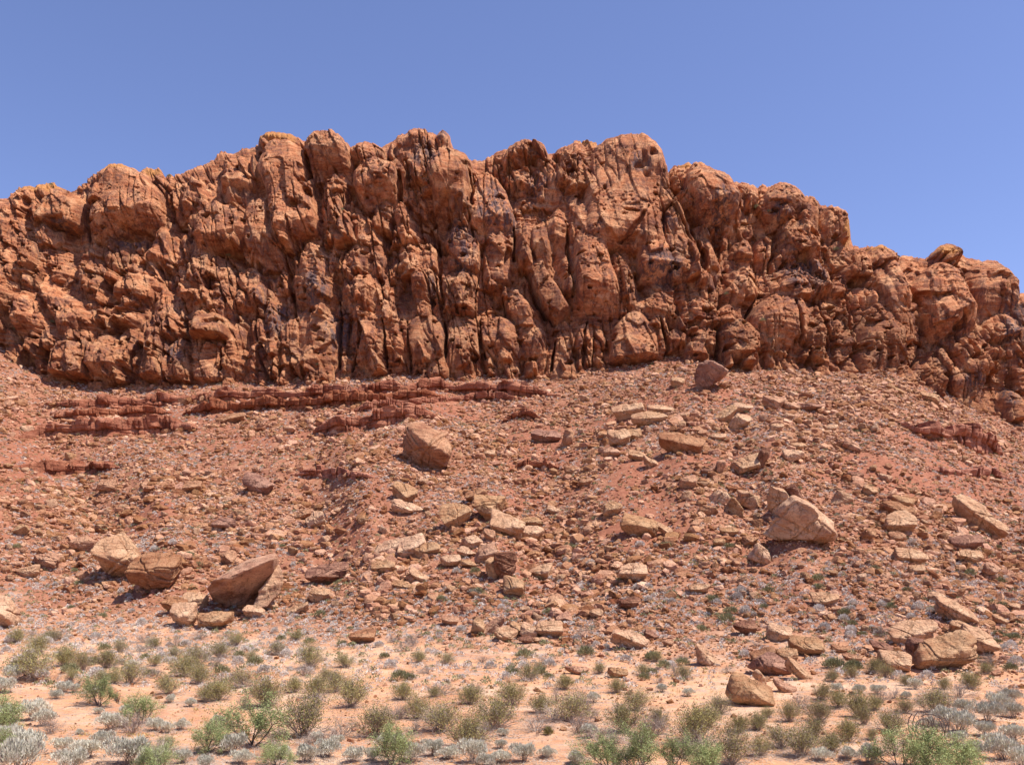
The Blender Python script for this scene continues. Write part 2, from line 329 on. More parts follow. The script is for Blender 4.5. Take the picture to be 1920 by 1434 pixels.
VARN = [(925,395,36,46),(955,420,18,30),(1235,505,40,30),(1195,320,26,24),(870,470,24,50),(855,440,26,26),(812,555,8,30),(1345,400,26,34),(245,455,34,10),(130,430,22,10),(1500,520,46,30),(1890,590,26,44),(1885,620,30,30),(1810,715,20,14),(1885,745,14,20),(595,545,24,30),(490,560,10,22),(1245,430,20,18),(800,300,32,34),(830,258,14,12),(1465,395,24,22),(640,620,30,40),(520,600,30,30),(1010,350,22,30),(330,660,20,30)]
OCHRE = [(80,352,60,11),(215,316,40,10),(522,258,44,8),(1590,430,12,26),(1655,465,26,7),(1775,470,30,10),(1300,306,30,5),(280,316,22,7),(1895,510,12,20),(1100,264,22,5),(1208,262,18,8)]
def build_cliff():
    W = U1 - U0; H = V1 - V0
    uu, vv = np.meshgrid(np.arange(U0, U1, 1.0), np.arange(V0, V1, 1.0))
    Uw = uu + 8 * fb2(uu / 60, vv / 90, 41, 2) + 1.3 * vn2(uu / 9, vv / 16, 42)
    Vw = vv + 8 * fb2(uu / 60, vv / 80, 43, 2) + 1.3 * vn2(uu / 11, vv / 9, 44)
    def worley(px, py, sd, tiltamp=1.0):
        """piecewise tilted facets: value, distance to the cell border"""
        ix = np.floor(px); iy = np.floor(py); d1 = np.full(px.shape, 9.0); d2 = np.full(px.shape, 9.0); val = np.zeros(px.shape)
        for a in (-1, 0, 1):
            for b in (-1, 0, 1):
                cx = ix + a; cy = iy + b; z = np.zeros_like(cx)
                jx = cx + 0.5 + 0.45 * _h(cx, cy, z, sd); jy = cy + 0.5 + 0.45 * _h(cx, cy, z, sd + 1)
                dx = px - jx; dy = py - jy; d = np.sqrt(dx * dx + dy * dy)
                v = _h(cx, cy, z, sd + 2) + tiltamp * (dx * _h(cx, cy, z, sd + 3) + dy * (0.35 + _h(cx, cy, z, sd + 4)))
                n = d < d1; d2 = np.where(n, d1, np.minimum(d2, d)); val = np.where(n, v, val); d1 = np.where(n, d, d1)
        return val, d2 - d1
    R = np.full(uu.shape, -2.0); T = np.full(uu.shape, 0.5); SM = np.zeros(uu.shape)
    def stamp(b, R, T, tint, under=0.14, asym=0.0, base=-1.9):
        u0, v0, u1, v1, w0, w1, h, off, k = b
        L = math.hypot(u1 - u0, v1 - v0); ax = ((u1 - u0) / L, (v1 - v0) / L); pad = max(w0, w1) + 14
        a0 = int(max(0, min(u0, u1) - pad - U0)); a1 = int(min(W, max(u0, u1) + pad - U0)); b0 = int(max(0, min(v0, v1) - 14 - V0)); b1 = int(min(H, max(v0, v1) + 14 - V0))
        if a1 <= a0 or b1 <= b0: return
        du = Uw[b0:b1, a0:a1] - u0; dv = Vw[b0:b1, a0:a1] - v0
        s = du * ax[0] + dv * ax[1]; d = du * -ax[1] + dv * ax[0]; t = s / L
        wd = w0 + (w1 - w0) * np.clip(t, 0, 1)
        c = min(L * 0.5, w0 * 0.9); cap = np.sqrt(np.clip(1 - np.clip(1 - s / c, 0, 1) ** 2, 0, 1))
        c2 = max(4, L * under); capb = np.clip((L - s) / c2, 0, 1) ** (0.5 if under < 0.2 else 1.0)
        dn = d / (wd * np.maximum(cap, 0.02))
        dn = np.where(dn > asym, (dn - asym) / (1 - asym), (asym - dn) / (1 + asym))
        q = np.clip(dn, 0, 1)
        pr = np.clip(1 - q ** k, 0, 1) ** (0.7 if k < 2.1 else 0.42)
        hf = 0.25 + 0.75 * np.clip(t / 0.8, 0, 1) ** 0.9
        f = base + (off - base + h * hf) * pr * (0.2 + 0.8 * capb)
        f = np.where((s < 0) | (s > L) | (dn >= 1), -9, f)
        win = R[b0:b1, a0:a1]; m = f > win; win[m] = f[m]
        T[b0:b1, a0:a1][m] = tint; SM[b0:b1, a0:a1][m] = 1.0 if k >= 5 else (0.65 if k >= 4 else 0.0)
    r = np.random.default_rng(5)
    for i in range(950):
        u = r.uniform(-260, 2260); t = np.interp(u, TOP[:, 0], TOP[:, 1]); bb = np.interp(u, BASE[:, 0], BASE[:, 1])
        v = r.uniform(t, bb + 20); wv = r.uniform(8, 30); L = wv * r.uniform(2.0, 5.5); le = r.normal(0.18, 0.25)
        stamp((u, v, u + le * L, v + L, wv * .7, wv, wv * .09 * r.uniform(.3, .7), r.uniform(-1.4, 0.2), r.choice([1.2, 1.6, 2.2, 3])), R, T, r.uniform(0, 1), r.choice([.12, .4, .6]), r.uniform(-.6, .5))
    re_ = np.random.default_rng(55)
    for i in range(330):
        u = re_.choice([re_.uniform(U0, -200), re_.uniform(2180, U1)]); t = np.interp(u, TOP[:, 0], TOP[:, 1]); bb = np.interp(u, BASE[:, 0], BASE[:, 1])
        v = re_.uniform(t, bb); wv = re_.uniform(12, 42); L = wv * re_.uniform(1.8, 4)
        stamp((u, v, u + .15 * L, v + L, wv * .7, wv, wv * .08, re_.uniform(-1.2, 1.0), re_.choice([1.3, 1.8, 2.6])), R, T, re_.uniform(0, 1), re_.choice([.12, .4, .6]), re_.uniform(-.5, .5))
    for b in P:
        u0, v0, u1, v1, w0, w1, h, off, k = b
        kk = k if k > 4 else k * r.choice([0.65, 1.2, 1.6, 2.2])
        stamp((u0, v0, u1, v1, w0 * 1.08, w1 * 1.08, h * (0.62 if k < 4 else .7), off * 0.75, kk), R, T, r.uniform(0, 1), r.choice([.12, .3, .5]) if off >= 1 else .55, r.uniform(-.45, .35) if k < 4 else 0)
        for j in range(int(2 + (w0 + w1) * math.hypot(u1 - u0, v1 - v0) / 2200)):
            t = r.uniform(0, 0.9); wq = r.uniform(0.2, 0.55) * w1; du = r.uniform(-0.8, 0.8) * w1
            uu_ = u0 + (u1 - u0) * t + du; vv_ = v0 + (v1 - v0) * t; L = wq * r.uniform(1.2, 3.4)
            if vv_ + L > v1 + 6: L = max(wq, v1 + 6 - vv_)
            e = max(0, 1 - (abs(du) / w1) ** 2) ** 0.5
            hh = off * .75 + h * .6 * (0.25 + 0.75 * min(1, t / 0.8)) * e
            if k < 4: stamp((uu_, vv_, uu_ + r.normal(0.12, .15) * L, vv_ + L, wq * .8, wq, wq * .09 * r.uniform(.15, .45), hh - 0.15, r.choice([1.3, 1.8, 2.6])), R, T, r.uniform(0, 1), r.choice([.12, .4, .6]), r.uniform(-.6, .5))
    rough = (1 - 0.8 * SM) * (0.45 + 0.75 * sstep(-.35, .45, vn2(uu / 75, vv / 55, 62)))
    f1, e1 = worley((Uw - 0.22 * Vw) / 27, Vw / 66, 300, 1.3)
    f2, e2 = worley((Uw - 0.3 * Vw) / 12, (Vw + .1 * Uw) / 24, 310, 1.3)
    f3, e3 = worley(Uw / 6.0, Vw / 8, 320, 1.2)
    f4, e4 = worley((Uw - 0.16 * Vw) / 21, Vw / 170, 330, .6)
    R += rough * (0.85 * f1 + 0.36 * f2 * (0.4 + 1.1 * sstep(-.2, .4, vn2(uu / 50, vv / 50, 58))) + 0.08 * f3 + 0.35 * f4) + (1 - rough) * 0.34 * f1
    R -= 1.5 * np.exp(-(e4 / 0.045) ** 2) * sstep(-.1, .3, vn2(uu / 45, vv / 80, 59)) * (0.25 + .75 * rough)
    R -= 0.9 * np.exp(-(e1 / 0.04) ** 2) * rough * sstep(-.2, 0.3, vn2(uu / 40, vv / 70, 63)) + 0.4 * np.exp(-(e2 / 0.08) ** 2) * rough * sstep(-.1, 0.4, vn2(uu / 30, vv / 50, 60))
    pits = vn2(uu / 3.2, vv / 3.0, 64); R -= 0.45 * sstep(.45, .8, pits) * sstep(-.05, .4, vn2(uu / 45, vv / 30, 65))
    R += 1.6 * fb2(uu / 120, vv / 90, 57, 2) * 1.2
    R += rough * (0.16 * fb2(Uw / 14, Vw / 18, 55, 4))
    # deep clefts between the pillars
    for (ax_, ay_, bx_, by_, wd_, dp_) in [(575,296,580,346,5,4),(744,325,748,386,7,4),(756,384,846,476,13,2.4),(880,330,886,392,5,3.5),(824,440,833,562,5,3.5),(545,556,550,602,4,3),(575,360,582,380,6,3),
        (675,622,660,698,2.6,3),(723,604,728,692,2.6,3),(831,598,836,670,2.4,3),(768,604,771,690,2.4,2.5),(1035,640,1037,698,3,3.5),(963,428,966,492,3,3),(990,508,1028,602,4,3),(948,556,950,592,3,2.5),
        (1250,328,1306,492,4,3.5),(1308,478,1318,516,8,4),(1210,398,1162,468,3,2),(1345,612,1354,688,6,3.5),(1446,440,1448,506,3,3),(1418,552,1405,598,3,3),(1697,515,1738,608,4,3),(1808,640,1827,686,5,3.5),
        (1884,694,1891,738,6,3.5),(171,380,168,448,3,3),(314,362,318,418,6,3),(264,648,246,702,4,3.5),(1260,400,1290,470,3,2.5),(905,600,912,690,2.4,2.5),(480,560,478,640,3,2.5),(420,640,416,700,3,2.5),(115,640,120,700,3,3),(165,640,168,712,3,3),
        (1100,600,1092,690,3,2.5),(1237,600,1256,660,4,3),(1590,560,1600,660,4,3),(1480,570,1500,650,3,2.5),(1530,560,1560,640,3,2.5),(1060,420,1075,560,3,2.5),(352,560,356,640,3,3),(536,470,540,560,4,3),(636,560,638,690,3,3),(1768,700,1790,760,4,3)]:
        LL = math.hypot(bx_ - ax_, by_ - ay_); x0 = int(min(ax_, bx_) - 30 - U0); x1 = int(max(ax_, bx_) + 30 - U0); y0 = int(min(ay_, by_) - 20 - V0); y1 = int(max(ay_, by_) + 20 - V0)
        px = Uw[y0:y1, x0:x1] - ax_; py = Vw[y0:y1, x0:x1] - ay_
        s_ = (px * (bx_ - ax_) + py * (by_ - ay_)) / LL; d_ = np.abs(px * (by_ - ay_) - py * (bx_ - ax_)) / LL + 2.4 * vn2(px / 7, py / 12, 66)
        ww_ = wd_ * np.sqrt(np.clip(1 - (2 * s_ / LL - 1) ** 2, 0.0001, 1))
        R[y0:y1, x0:x1] -= .75 * dp_ * (1 - sstep(0.5, 1.15, d_ / ww_)) * ((s_ > 0) & (s_ < LL))
    # overhanging alcoves and tafoni
    holes = [(1862,672,11,26),(1790,612,10,14),(1838,655,9,12),(545,545,4,4),(182,528,5,4),(600,265+220,6,5),(683,483,9,7),(680,520,18,6),(1180,455,18,12),(1178,412,13,2.5),(1800,495,9,8),(1205,318,15,20),(1610,530,18,9),(120,425,24,9),(1520,445,10,7),(1520,462,13,5),(1518,613,9,6),(1555,580,12,6),(1570,597,10,8),(1488,640,3,4),(1725,565,26,9),(1785,625,11,14),(1860,530,16,14),(1035,600,8,10),(1040,625,6,6),(230,590,22,9),(250,440,20,9),(560,395,10,9),(600,355,8,14),(835,420,22,40),(300,660,9,5),(560,470,6,22),(860,400,12,18)]
    for i in range(560):
        u = r.uniform(0, 1700); t = np.interp(u, TOP[:, 0], TOP[:, 1]); bb = np.interp(u, BASE[:, 0], BASE[:, 1])
        v = t + (bb - t) * r.uniform(0.12, 1) ; s = 1.3 + r.exponential(1.5)
        holes.append((u, v, s * r.uniform(1, 1.7), s * r.uniform(.7, 1.1)))
    for (hu, hv, a, c) in holes:
        if c <= 1: c = 1.1
        x0, x1, y0, y1 = int(max(0, hu - 2 * a - U0)), int(min(W, hu + 2 * a - U0 + 2)), int(max(0, hv - 2 * c - V0)), int(min(H, hv + 2 * c - V0 + 2))
        if x1 <= x0 or y1 <= y0: continue
        dx = (uu[y0:y1, x0:x1] - hu) / a; dy = (vv[y0:y1, x0:x1] - hv) / c
        dd = np.maximum(np.abs(dx * .9 + dy * .35), np.abs(dy * .95 - dx * .3)) + 0.55 * vn2(uu[y0:y1, x0:x1] / (a * .7 + 1), vv[y0:y1, x0:x1] / (c * .7 + 1), 61)
        R[y0:y1, x0:x1] -= min(1.5, 0.30 * math.sqrt(a * c) + 0.3) * (1 - sstep(0.55, 1.05, dd))
    # mesh
    us = np.concatenate([np.linspace(U0 + 4, -42, 170), np.linspace(-40, 1960, 1560), np.linspace(1962, U1 - 6, 190)]); ncol = len(us)
    top = np.interp(us, TOP[:, 0], TOP[:, 1]) + 2.0 * vn2(us / 8, us * 0, 71) + 1.1 * vn2(us / 2.6, us * 0, 72) - 3.2 * np.clip(_h(np.floor(us / 9 + .6 * vn2(us / 20, us * 0, 82)), us * 0, us * 0, 83), 0, 1) * (vn2(us / 60, us * 0, 84) > -.2)
    bas = np.interp(us, BASE[:, 0], BASE[:, 1]) + 38
    nf = 560; tt = np.linspace(0, 1, nf)
    Vg = top[None, :] + (bas - top)[None, :] * tt[:, None]; Ug = np.repeat(us[None, :], nf, 0)
    def samp(A):
        x = np.clip(Ug - U0, 0, W - 1.001); y = np.clip(Vg - V0, 0, H - 1.001); ix = x.astype(int); iy = y.astype(int); fx = x - ix; fy = y - iy
        return (A[iy, ix] * (1 - fx) + A[iy, ix + 1] * fx) * (1 - fy) + (A[iy + 1, ix] * (1 - fx) + A[iy + 1, ix + 1] * fx) * fy
    Rm = samp(R); Tm = samp(T); rm_ = Vg - top[None, :]; Rm = Rm * (0.45 + 0.55 * sstep(0, 14, rm_))
    hpx = (BASE[:, 1]); b0 = np.interp(us, BASE[:, 0], BASE[:, 1])[None, :]
    up = (b0 - Vg) * 0.088
    Y0 = YB + 1.5 + up * 0.42 + 1.2 * fb2(Ug / 160, Vg / 160, 73, 2) * 2
    rim = Vg - top[None, :]
    Y0 = Y0 + 3.5 * np.exp(-rim / 7.0) + 2.0 * np.exp(-rim / 25.0)
    X = (Ug - CX) / F * Y0; Z = (HY - Vg) / F * Y0
    # bedding: thin grooves following gently tilted, folded strata
    st = Z * 1.0 + 0.16 * X + 2.0 * fb2(X / 9, Z / 9, 74, 2)
    bed = 0.20 * vn2(st / 0.38, X / 16, 75) + 0.18 * vn2(st / 1.1, X / 25, 76)
    bed *= 0.35 + 0.9 * sstep(-0.4, 0.4, fb2(X / 7, Z / 10, 77, 2))
    fine = 0.13 * fb2(X / 0.8, Z / 0.9, 78, 3)
    sm_ = samp(SM); bed = bed * (1 - .65 * sm_); fine = fine * (1 - .5 * sm_)
    Y = Y0 - Rm - bed - fine
    # top goes back over the mesa
    nb = 16; back = (np.arange(1, nb + 1) / nb) ** 1.6
    Yb_ = Y[0][None, :] + back[:, None] * 60
    Xb_ = X[0][None, :] * (1 + back[:, None] * 0.25); Zb_ = Z[0][None, :] - back[:, None] * 14 + 0.4 * vn2(Xb_ / 3, Yb_ / 3, 79) - 0.15
    Xa = np.vstack([Xb_[::-1], X]); Ya = np.vstack([Yb_[::-1], Y]); Za = np.vstack([Zb_[::-1], Z])
    ua, va = Ug, Vg
    vr = np.zeros_like(Ug); oc = np.zeros_like(Ug)
    wob = 0.35 * fb2(Ug / 16, Vg / 16, 80, 3)
    for (a, c, sa, sc) in VARN: vr = np.maximum(vr, 1 - sstep(0.6, 1.15, np.sqrt(((Ug - a) / sa) ** 2 + ((Vg - c) / sc) ** 2) + wob))
    for (a, c, sa, sc) in OCHRE: oc = np.maximum(oc, 0.85 * (1 - sstep(0.5, 1.2, np.sqrt(((Ug - a) / sa) ** 2 + ((Vg - c) / sc) ** 2) + wob)))
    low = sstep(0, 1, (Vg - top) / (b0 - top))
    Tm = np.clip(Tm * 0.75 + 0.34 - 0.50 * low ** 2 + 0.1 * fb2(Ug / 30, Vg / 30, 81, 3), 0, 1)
    padt = lambda A: np.vstack([np.repeat(A[:1], nb, 0), A])
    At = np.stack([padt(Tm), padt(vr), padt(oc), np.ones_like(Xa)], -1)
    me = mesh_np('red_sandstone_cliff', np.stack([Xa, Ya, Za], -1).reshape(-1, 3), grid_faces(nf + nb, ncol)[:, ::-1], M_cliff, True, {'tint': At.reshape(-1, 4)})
    o = link('cliff', me); tag(o, 'long wall of red sandstone pillars and domes above the talus', 'cliff', kind='structure')
    return us, X, Y, Z, Vg
cl_us, cl_X, cl_Y, cl_Z, cl_V = build_cliff()
def cliff_pt(u, v):
    i = int(np.argmin(np.abs(cl_us - u))); j = int(np.argmin(np.abs(cl_V[:, i] - v)))
    return np.array([cl_X[j, i], cl_Y[j, i], cl_Z[j, i]])

# ------------------------------------------------------------------ ledges of layered rock on the slope
def build_ledge(pts, hpx, label, seed):
    r = np.random.default_rng(seed)
    us = np.arange(pts[0][0], pts[-1][0] + .1, 1.0); vs = np.interp(us, [p[0] for p in pts], [p[1] for p in pts])
    key = us[::12]; hk = np.array([hit(a, b + hpx) for a, b in zip(key, vs[::12])])
    y = np.interp(us, key, hk[:, 1]); y = np.convolve(np.pad(y, 12, 'edge'), np.ones(25) / 25, 'valid')
    n = len(us); x = (us - CX) / F * y; zt = (HY - vs) / F * y
    zb = terrain(x, y) - 0.8
    ends = np.minimum(1, np.minimum(us - us[0], us[-1] - us) / 55.0) * (0.72 + 0.28 * vn2(us / 33, us * 0, seed + 9))
    # blocks
    cuts = [us[0]]; 
    while cuts[-1] < us[-1]: cuts.append(cuts[-1] + 2.5 + r.exponential(6.5))
    ci = np.searchsorted(cuts, us); dep = r.uniform(0, 0.85, len(cuts) + 1); hv = r.uniform(-0.9, 0.5, len(cuts) + 1)
    edge = np.min(np.abs(us[:, None] - np.array(cuts)[None, :]), 1)
    cuts2 = [us[0]]
    while cuts2[-1] < us[-1]: cuts2.append(cuts2[-1] + 3 + r.exponential(8))
    ci2 = np.searchsorted(cuts2, us); dep2 = r.uniform(0, 0.8, len(cuts2) + 1)
    def bulge(cu, c):
        cu = np.array(cu); j = np.clip(c, 1, len(cu) - 1); m = (us - cu[j - 1]) / (cu[j] - cu[j - 1]); return np.sqrt(np.clip(1 - (2 * m - 1) ** 2, 0, 1))
    B1 = bulge(cuts, ci); B2 = bulge(cuts2, ci2)
    nf = 26; rows = []
    hm = np.maximum(zt - zb, 0.3) * (0.35 + 0.65 * ends) * 1.55
    for k in range(nf):
        t = k / (nf - 1); zz = zb + hm * t * (1 + 0.2 * hv[ci] * t)
        up = t > 0.52
        lay = 0.10 * vn2(zz / 0.2, x / 6, seed) + 0.22 * math.sqrt(max(0, 1 - (2 * ((t / 0.52) if not up else (t - 0.52) / 0.48) - 1) ** 2))
        blk = (dep[ci] + 0.3 * B1) if up else (dep2[ci2] + 0.3 * B2 - 0.3)
        yy = y + 0.7 - blk * (0.35 + 0.65 * ends) - lay - 0.40 * vn2(x / 1.1, zz / .9, seed + 2) - 0.9 * vn2(x / 6, zz * 0, seed + 6) - 0.22 * hm * t
        rows.append(np.stack([x, yy, zz], -1))
    nb = 12; top = rows[-1]
    for k in range(1, nb + 1):
        t = k / nb; L = hm / 0.40 + 1.5
        zz = top[:, 2] + 0.10 * vn2(x / .8, y + t * 6, seed + 3) + 0.03 * L * t
        yy = top[:, 1] + L * t
        rows.append(np.stack([x * (yy / top[:, 1]) * 0.0 + x, yy, zz], -1))
    V = np.array(rows)
    me = mesh_np('layered_ledge', V.reshape(-1, 3), grid_faces(len(rows), n), M_ledge, False)
    o = link('rock_ledge', me); tag(o, label, 'rock ledge', 'red ledges crossing the talus')
LEDGES = [
 ([(62,750),(150,752),(250,748),(350,743),(430,738),(520,735),(600,732),(700,728),(750,722),(800,718),(870,722),(960,728),(1055,730)], 15, 'longest blocky red ledge, running just under the cliff foot on the left half'),
 ([(330,766),(400,762),(470,756),(560,750),(640,747),(700,744),(770,738),(840,735)], 15, 'second blocky ledge hugging the underside of the long ledge below the cliff'),
 ([(32,800),(100,792),(180,795),(260,792),(330,790),(374,784)], 24, 'tall dark red banded ledge with vertical cracks at far left of the upper talus'),
 ([(588,792),(650,786),(700,782),(760,772),(800,766),(842,774)], 20, 'dark red broken ledge directly above the big grooved boulder'),
 ([(25,863),(75,872),(110,878),(150,870),(228,864)], 14, 'low sagging red ledge below the tall banded ledge at left'),
 ([(943,774),(980,768),(1032,776)], 15, 'short crumbly red ledge right of the broken ledge in mid slope'),
 ([(935,874),(1000,868),(1075,873)], 9, 'thin red ledge on bare clay right of the big grooved boulder'),
 ([(528,882),(620,884),(705,884)], 8, 'faint thin red ledge left of the big grooved boulder'),
 ([(1685,776),(1720,796),(1750,806),(1790,806),(1830,822),(1905,846)], 20, 'dark red ledge slanting down to the right below the right end of the cliff'),
 ([(1708,873),(1790,884),(1850,886),(1925,896)], 9, 'thin low ledge on the red clay at the far right'),
 ([(95,774),(250,770),(330,765)], 9, 'thin ledge below the left part of the long ledge'),
 ([(640,768),(760,753),(860,744),(1000,742)], 9, 'thin lower ledge trailing right from the broken ledges in mid slope'),
 ([(365,702),(450,704),(560,700),(660,698)], 8, 'thin shelf of red rock tucked against the cliff foot left of centre')]
for i, (pts, h, lab) in enumerate(LEDGES): build_ledge(pts, h, lab, 900 + i * 10)

# ------------------------------------------------------------------ boulders
_ico = {}
def ico(n):
    if n not in _ico:
        bm = bmesh.new(); bmesh.ops.create_icosphere(bm, subdivisions=n, radius=1)
        bm.verts.ensure_lookup_table()
        _ico[n] = (np.array([v.co[:] for v in bm.verts]), np.array([[v.index for v in f.verts] for f in bm.faces])); bm.free()
    return _ico[n]
def rock_shape(seed, sub, npl=11, p=16, flat=0.75, taper=0.18, dmin=0.58):
    r = np.random.default_rng(seed); D, Fc = ico(sub)
    N = r.normal(size=(npl, 3)); N /= np.linalg.norm(N, axis=1, keepdims=True); d = r.uniform(dmin, 1.0, npl)
    N = np.vstack([N, [[0, 0, 1]], [[r.normal(0, .12), -1, -0.15]], [[1, 0, 0]], [[-1, 0, 0]], [[0, 0, -1]], [[0, 1, 0]]]); d = np.concatenate([d, [flat * .8, .9, 1, 1, .9, 1]])
    N /= np.linalg.norm(N, axis=1, keepdims=True)
    q = np.clip(D @ N.T, 0, None) / d[None, :]
    rad = (q ** p).sum(1) ** (-1 / p)
    V = D * rad[:, None]
    mn = V.min(0); mx = V.max(0); V = (V - (mn + mx) / 2) / ((mx - mn) / 2)
    V[:, :2] *= (1 + taper * V[:, 2:3])
    return V, Fc
def roughen(V, seed, size, amp=1.0, strata=1.0, tilt=0.2):
    """V in metres; push out along direction from centre"""
    D = V / (np.linalg.norm(V, axis=1, keepdims=True) + 1e-6)
    x, y, z = V.T; s = max(size, 0.5)
    n = 0.055 * vn3(x / s * 2.2, y / s * 2.2, z / s * 2.2, seed) + 0.028 * vn3(x / s * 5, y / s * 5, z / s * 5, seed + 1) + 0.014 * vn3(x / s * 12, y / s * 12, z / s * 12, seed + 2)
    b = z + tilt * x + 0.25 * s * vn3(x / s * .8, y / s * .8, z / s * .8, seed + 3)
    g = vn3(b / s * 10, x / s * .5, y / s * .5, seed + 4); n = n - strata * 0.045 * np.clip(np.abs(g) * -5 + 1, 0, 1) * (0.3 + 0.7 * (vn3(x / s * 1.5, y / s * 1.5, z / s * 1.5, seed + 8) > -.1)) + strata * 0.02 * g
    rr = np.random.default_rng(seed)
    for _ in range(3 if strata > .9 else 1):
        nn = rr.normal(size=3); nn /= np.linalg.norm(nn); q = x * nn[0] + y * nn[1] + z * nn[2] - rr.uniform(-.25, .25) * s + 0.13 * s * vn3(x / s * 2, y / s * 2, z / s * 2, seed + 11)
        n = n - 0.05 * np.exp(-(q / (0.018 * s)) ** 2) * (vn3(x / s, y / s, z / s, seed + 12) > -.3) + 0.014 * np.tanh(q / (0.03 * s))
    return V + D * (n * s * amp)[:, None]

